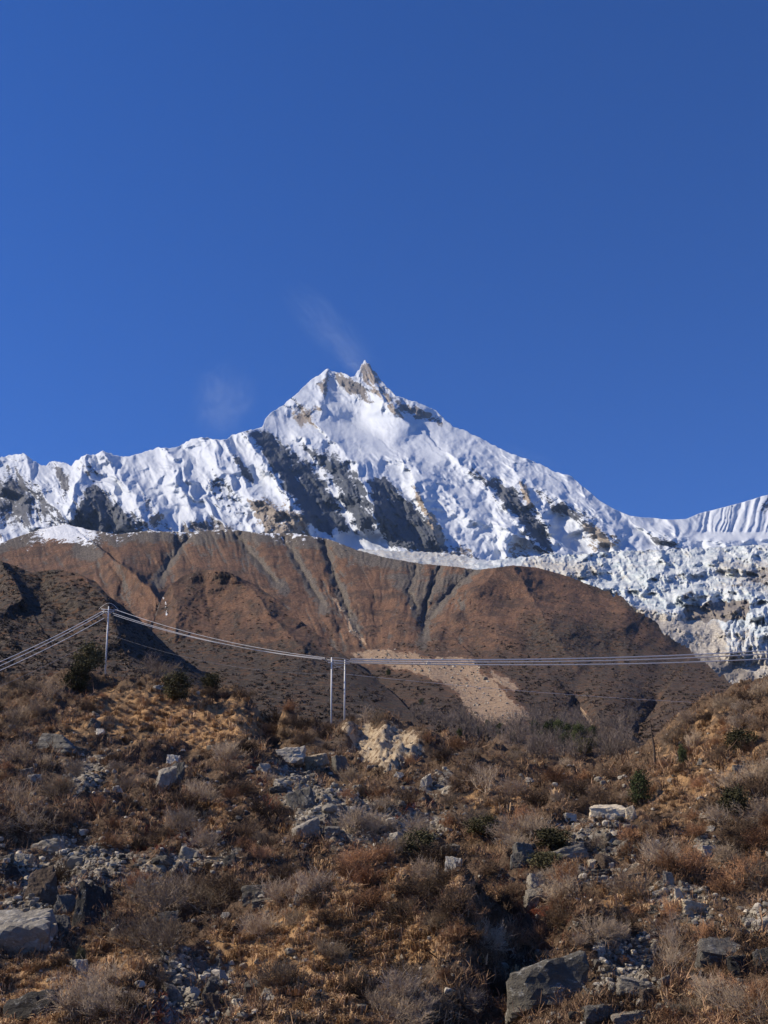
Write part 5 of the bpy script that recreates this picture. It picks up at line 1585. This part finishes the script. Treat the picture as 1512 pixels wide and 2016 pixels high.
# the bare wood on the valley floor reads as one grey mass
N = 420
wx_ = rng.uniform(690, 1250, N); wy_ = rng.uniform(1395, 1500, N)
wsel = [(a, b) for a, b in zip(wx_, wy_) if b > 1395 + 0.09 * abs(a - 1000) and not (poly_sd(np.array([a]), np.array([b]), slide_poly)[0] > -4)]
wp = np.array([far_spot(a, b) for a, b in wsel])
sel = wp[:, 1] > 150
wp = wp[sel]
bt = [sprig(900 + i, 3, 9, 6, 1.0, 0.011, 0.35) for i in range(5)]
scatter_mesh('wood', bt, wp, np.clip(wp[:, 1] * 0.013, 2.5, 6.5) * rng.uniform(.7, 1.25, len(wp)), rng.uniform(0, 6.28, len(wp)), np.clip(rng.normal(.5, .2, len(wp)), 0, 1), S_wood, label='grey leafless wood on the valley floor')

# low shrubs dotted over the far hillsides
def far_clump(seed):
    r = np.random.RandomState(seed)
    n = 16
    q = r.normal(0, 0.33, (n, 3)); q[:, 2] = np.abs(q[:, 2]) * 0.8
    a = unit(r.normal(0, 1, (n, 3))) * 0.34; b = unit(r.normal(0, 1, (n, 3))) * 0.22
    V = np.stack([q - a, q + b, q + a, q - b], 1).reshape(-1, 3)
    return V, np.arange(n * 4).reshape(-1, 4), r.uniform(-.1, .1, n).repeat(4)


clumps = [far_clump(60 + i) for i in range(5)]
fp, fs, ft = [], [], []
for (x0, x1, y0, y1, n, topf, dep, atr, s0) in ((-100, 420, 1105, 1420, 5200, a_line, a_depth, a_attrs, 1.5), (300, 760, 1125, 1440, 3200, c_line, c_depth, c_attrs, 1.6), (300, 1560, 1150, 1520, 16000, h_line, h_depth, h_attrs, 1.9)):
    x = rng.uniform(x0, x1, n); y = rng.uniform(y0, y1, n)
    A_t = atr(x, y)
    nz = fbm(x / 34, y / 20, 3, off=3) * 0.9
    kp = (y > topf(x) + 2) & (rng.uniform(0, 1, n) < np.clip(A_t['shrub'] * 1.1 + nz - 0.15, 0, 1)) & (A_t['slide'] < 0.3)
    x, y = x[kp], y[kp]
    fp.append(at(x, y, dep(x, y))); fs.append(s0 * rng.uniform(.6, 1.5, len(x))); ft.append(np.clip(rng.normal(.40, .22, len(x)) + 0.5 * fbm(x / 40, y / 26, 2, off=8), 0, 1))
fp = np.concatenate(fp); fs = np.concatenate(fs); ft = np.concatenate(ft)
scatter_mesh('far_shrubs', clumps, fp, fs, rng.uniform(0, 6.28, len(fp)), ft, S_far, label='dark low shrubs dotted over the far brown hills')
# boulders strewn over the landslide and the bare gullies
x = rng.uniform(0, 1300, 26000); y = rng.uniform(1050, 1440, 26000)
A_t = h_attrs(x, y)
kp = (y > h_line(x) + 3) & (rng.uniform(0, 1, len(x)) < np.clip(A_t['slide'] * 0.9 + A_t['scree'] * 0.16 - 0.1, 0, 1))
x, y = x[kp], y[kp]
bp = at(x, y, h_depth(x, y))
scatter_mesh('scree_stones', sp_protos, bp, np.exp(rng.normal(math.log(1.25), 0.5, len(x))) * np.clip(bp[:, 1] / 1200, 0.5, 1.6), rng.uniform(0, 6.28, len(x)), np.clip(rng.normal(.42, .25, len(x)), 0, 1), S_stone, label='stones strewn over the landslide and gullies of the brown hill')
settle()

# ------------------------------------------------------------------ snow blown off the summit and the shoulder
def mat_plume(name, dens, scale, lo, hi):
    m = Mat(name)
    v = m.n('VolumePrincipled')
    v.inputs['Color'].default_value = (0.78, 0.90, 1.0, 1); v.inputs['Anisotropy'].default_value = 0.2
    gen = m.n('TexCoord').outputs['Generated']
    sub = m.n('VectorMath', operation='SUBTRACT'); m.l(gen, sub.inputs[0]); sub.inputs[1].default_value = (0.5, 0.5, 0.5)
    ln = m.n('VectorMath', operation='LENGTH'); m.l(sub.outputs[0], ln.inputs[0])
    fall = m.step(ln.outputs['Value'], 0.5, 0.05)
    nz = m.step(m.noise(scale, 5, 0.6, dist=1.2), lo, hi)
    m.l(m.math('MULTIPLY', m.math('MULTIPLY', fall, nz), dens), v.inputs['Density'])
    m.l(v.outputs[0], m.out.inputs['Volume'])
    return m.m


def plume(label, c0, c1, Yp, width, mat):
    a = at(c0[0], c0[1], Yp); b = at(c1[0], c1[1], Yp)
    L = np.linalg.norm(b - a)
    bm = bmesh.new(); bmesh.ops.create_icosphere(bm, subdivisions=3, radius=0.5)
    me = bpy.data.meshes.new('snow_plume'); bm.to_mesh(me); bm.free(); me.materials.append(mat)
    o = link('snow_plume', me)
    o.location = (a + b) / 2
    o.scale = (width, width, L)
    o.rotation_euler = Vector(b - a).to_track_quat('Z', 'Y').to_euler()
    o['kind'] = 'stuff'; o['label'] = label
    return o


PM = mat_plume('blown_snow', 0.0010, 3.6, 0.36, 0.75)
plume('blown snow streaming up left from the summit', (765, 765), (545, 545), 8900, 480, PM)
plume('bright blown snow close beside the summit notch', (735, 750), (650, 675), 8850, 210, mat_plume('dense_blown_snow', 0.0032, 2.6, 0.38, 0.7))
plume('faint wisp of blown snow above the left shoulder', (420, 880), (462, 700), 7900, 600, mat_plume('thin_blown_snow', 0.0011, 3.2, 0.36, 0.75))
plume('thin blown snow along the right ridge', (960, 868), (1130, 935), 8300, 160, mat_plume('ridge_blown_snow', 0.0010, 4.0, 0.4, 0.75))

# ------------------------------------------------------------------ the thin blue air between here and the mountain
hm = Mat('air')
hv = hm.n('VolumePrincipled')
hv.inputs['Color'].default_value = (0.40, 0.62, 1.0, 1)
hv.inputs['Density'].default_value = 1.3e-5
hv.inputs['Anisotropy'].default_value = 0.0
hm.l(hv.outputs[0], hm.out.inputs['Volume'])
x_, b_, t_ = 30500.0, -62.0, 5600.0
HV = np.array([(sx * x_, sy * x_, z) for z in (b_, t_) for sx, sy in ((-1, -1), (1, -1), (1, 1), (-1, 1))])
HF = np.array([(3, 2, 1, 0), (4, 5, 6, 7), (0, 1, 5, 4), (1, 2, 6, 5), (2, 3, 7, 6), (3, 0, 4, 7)])
haze = link('haze', mesh_np('haze', HV, HF, hm.m, smooth=False))
haze['kind'] = 'stuff'
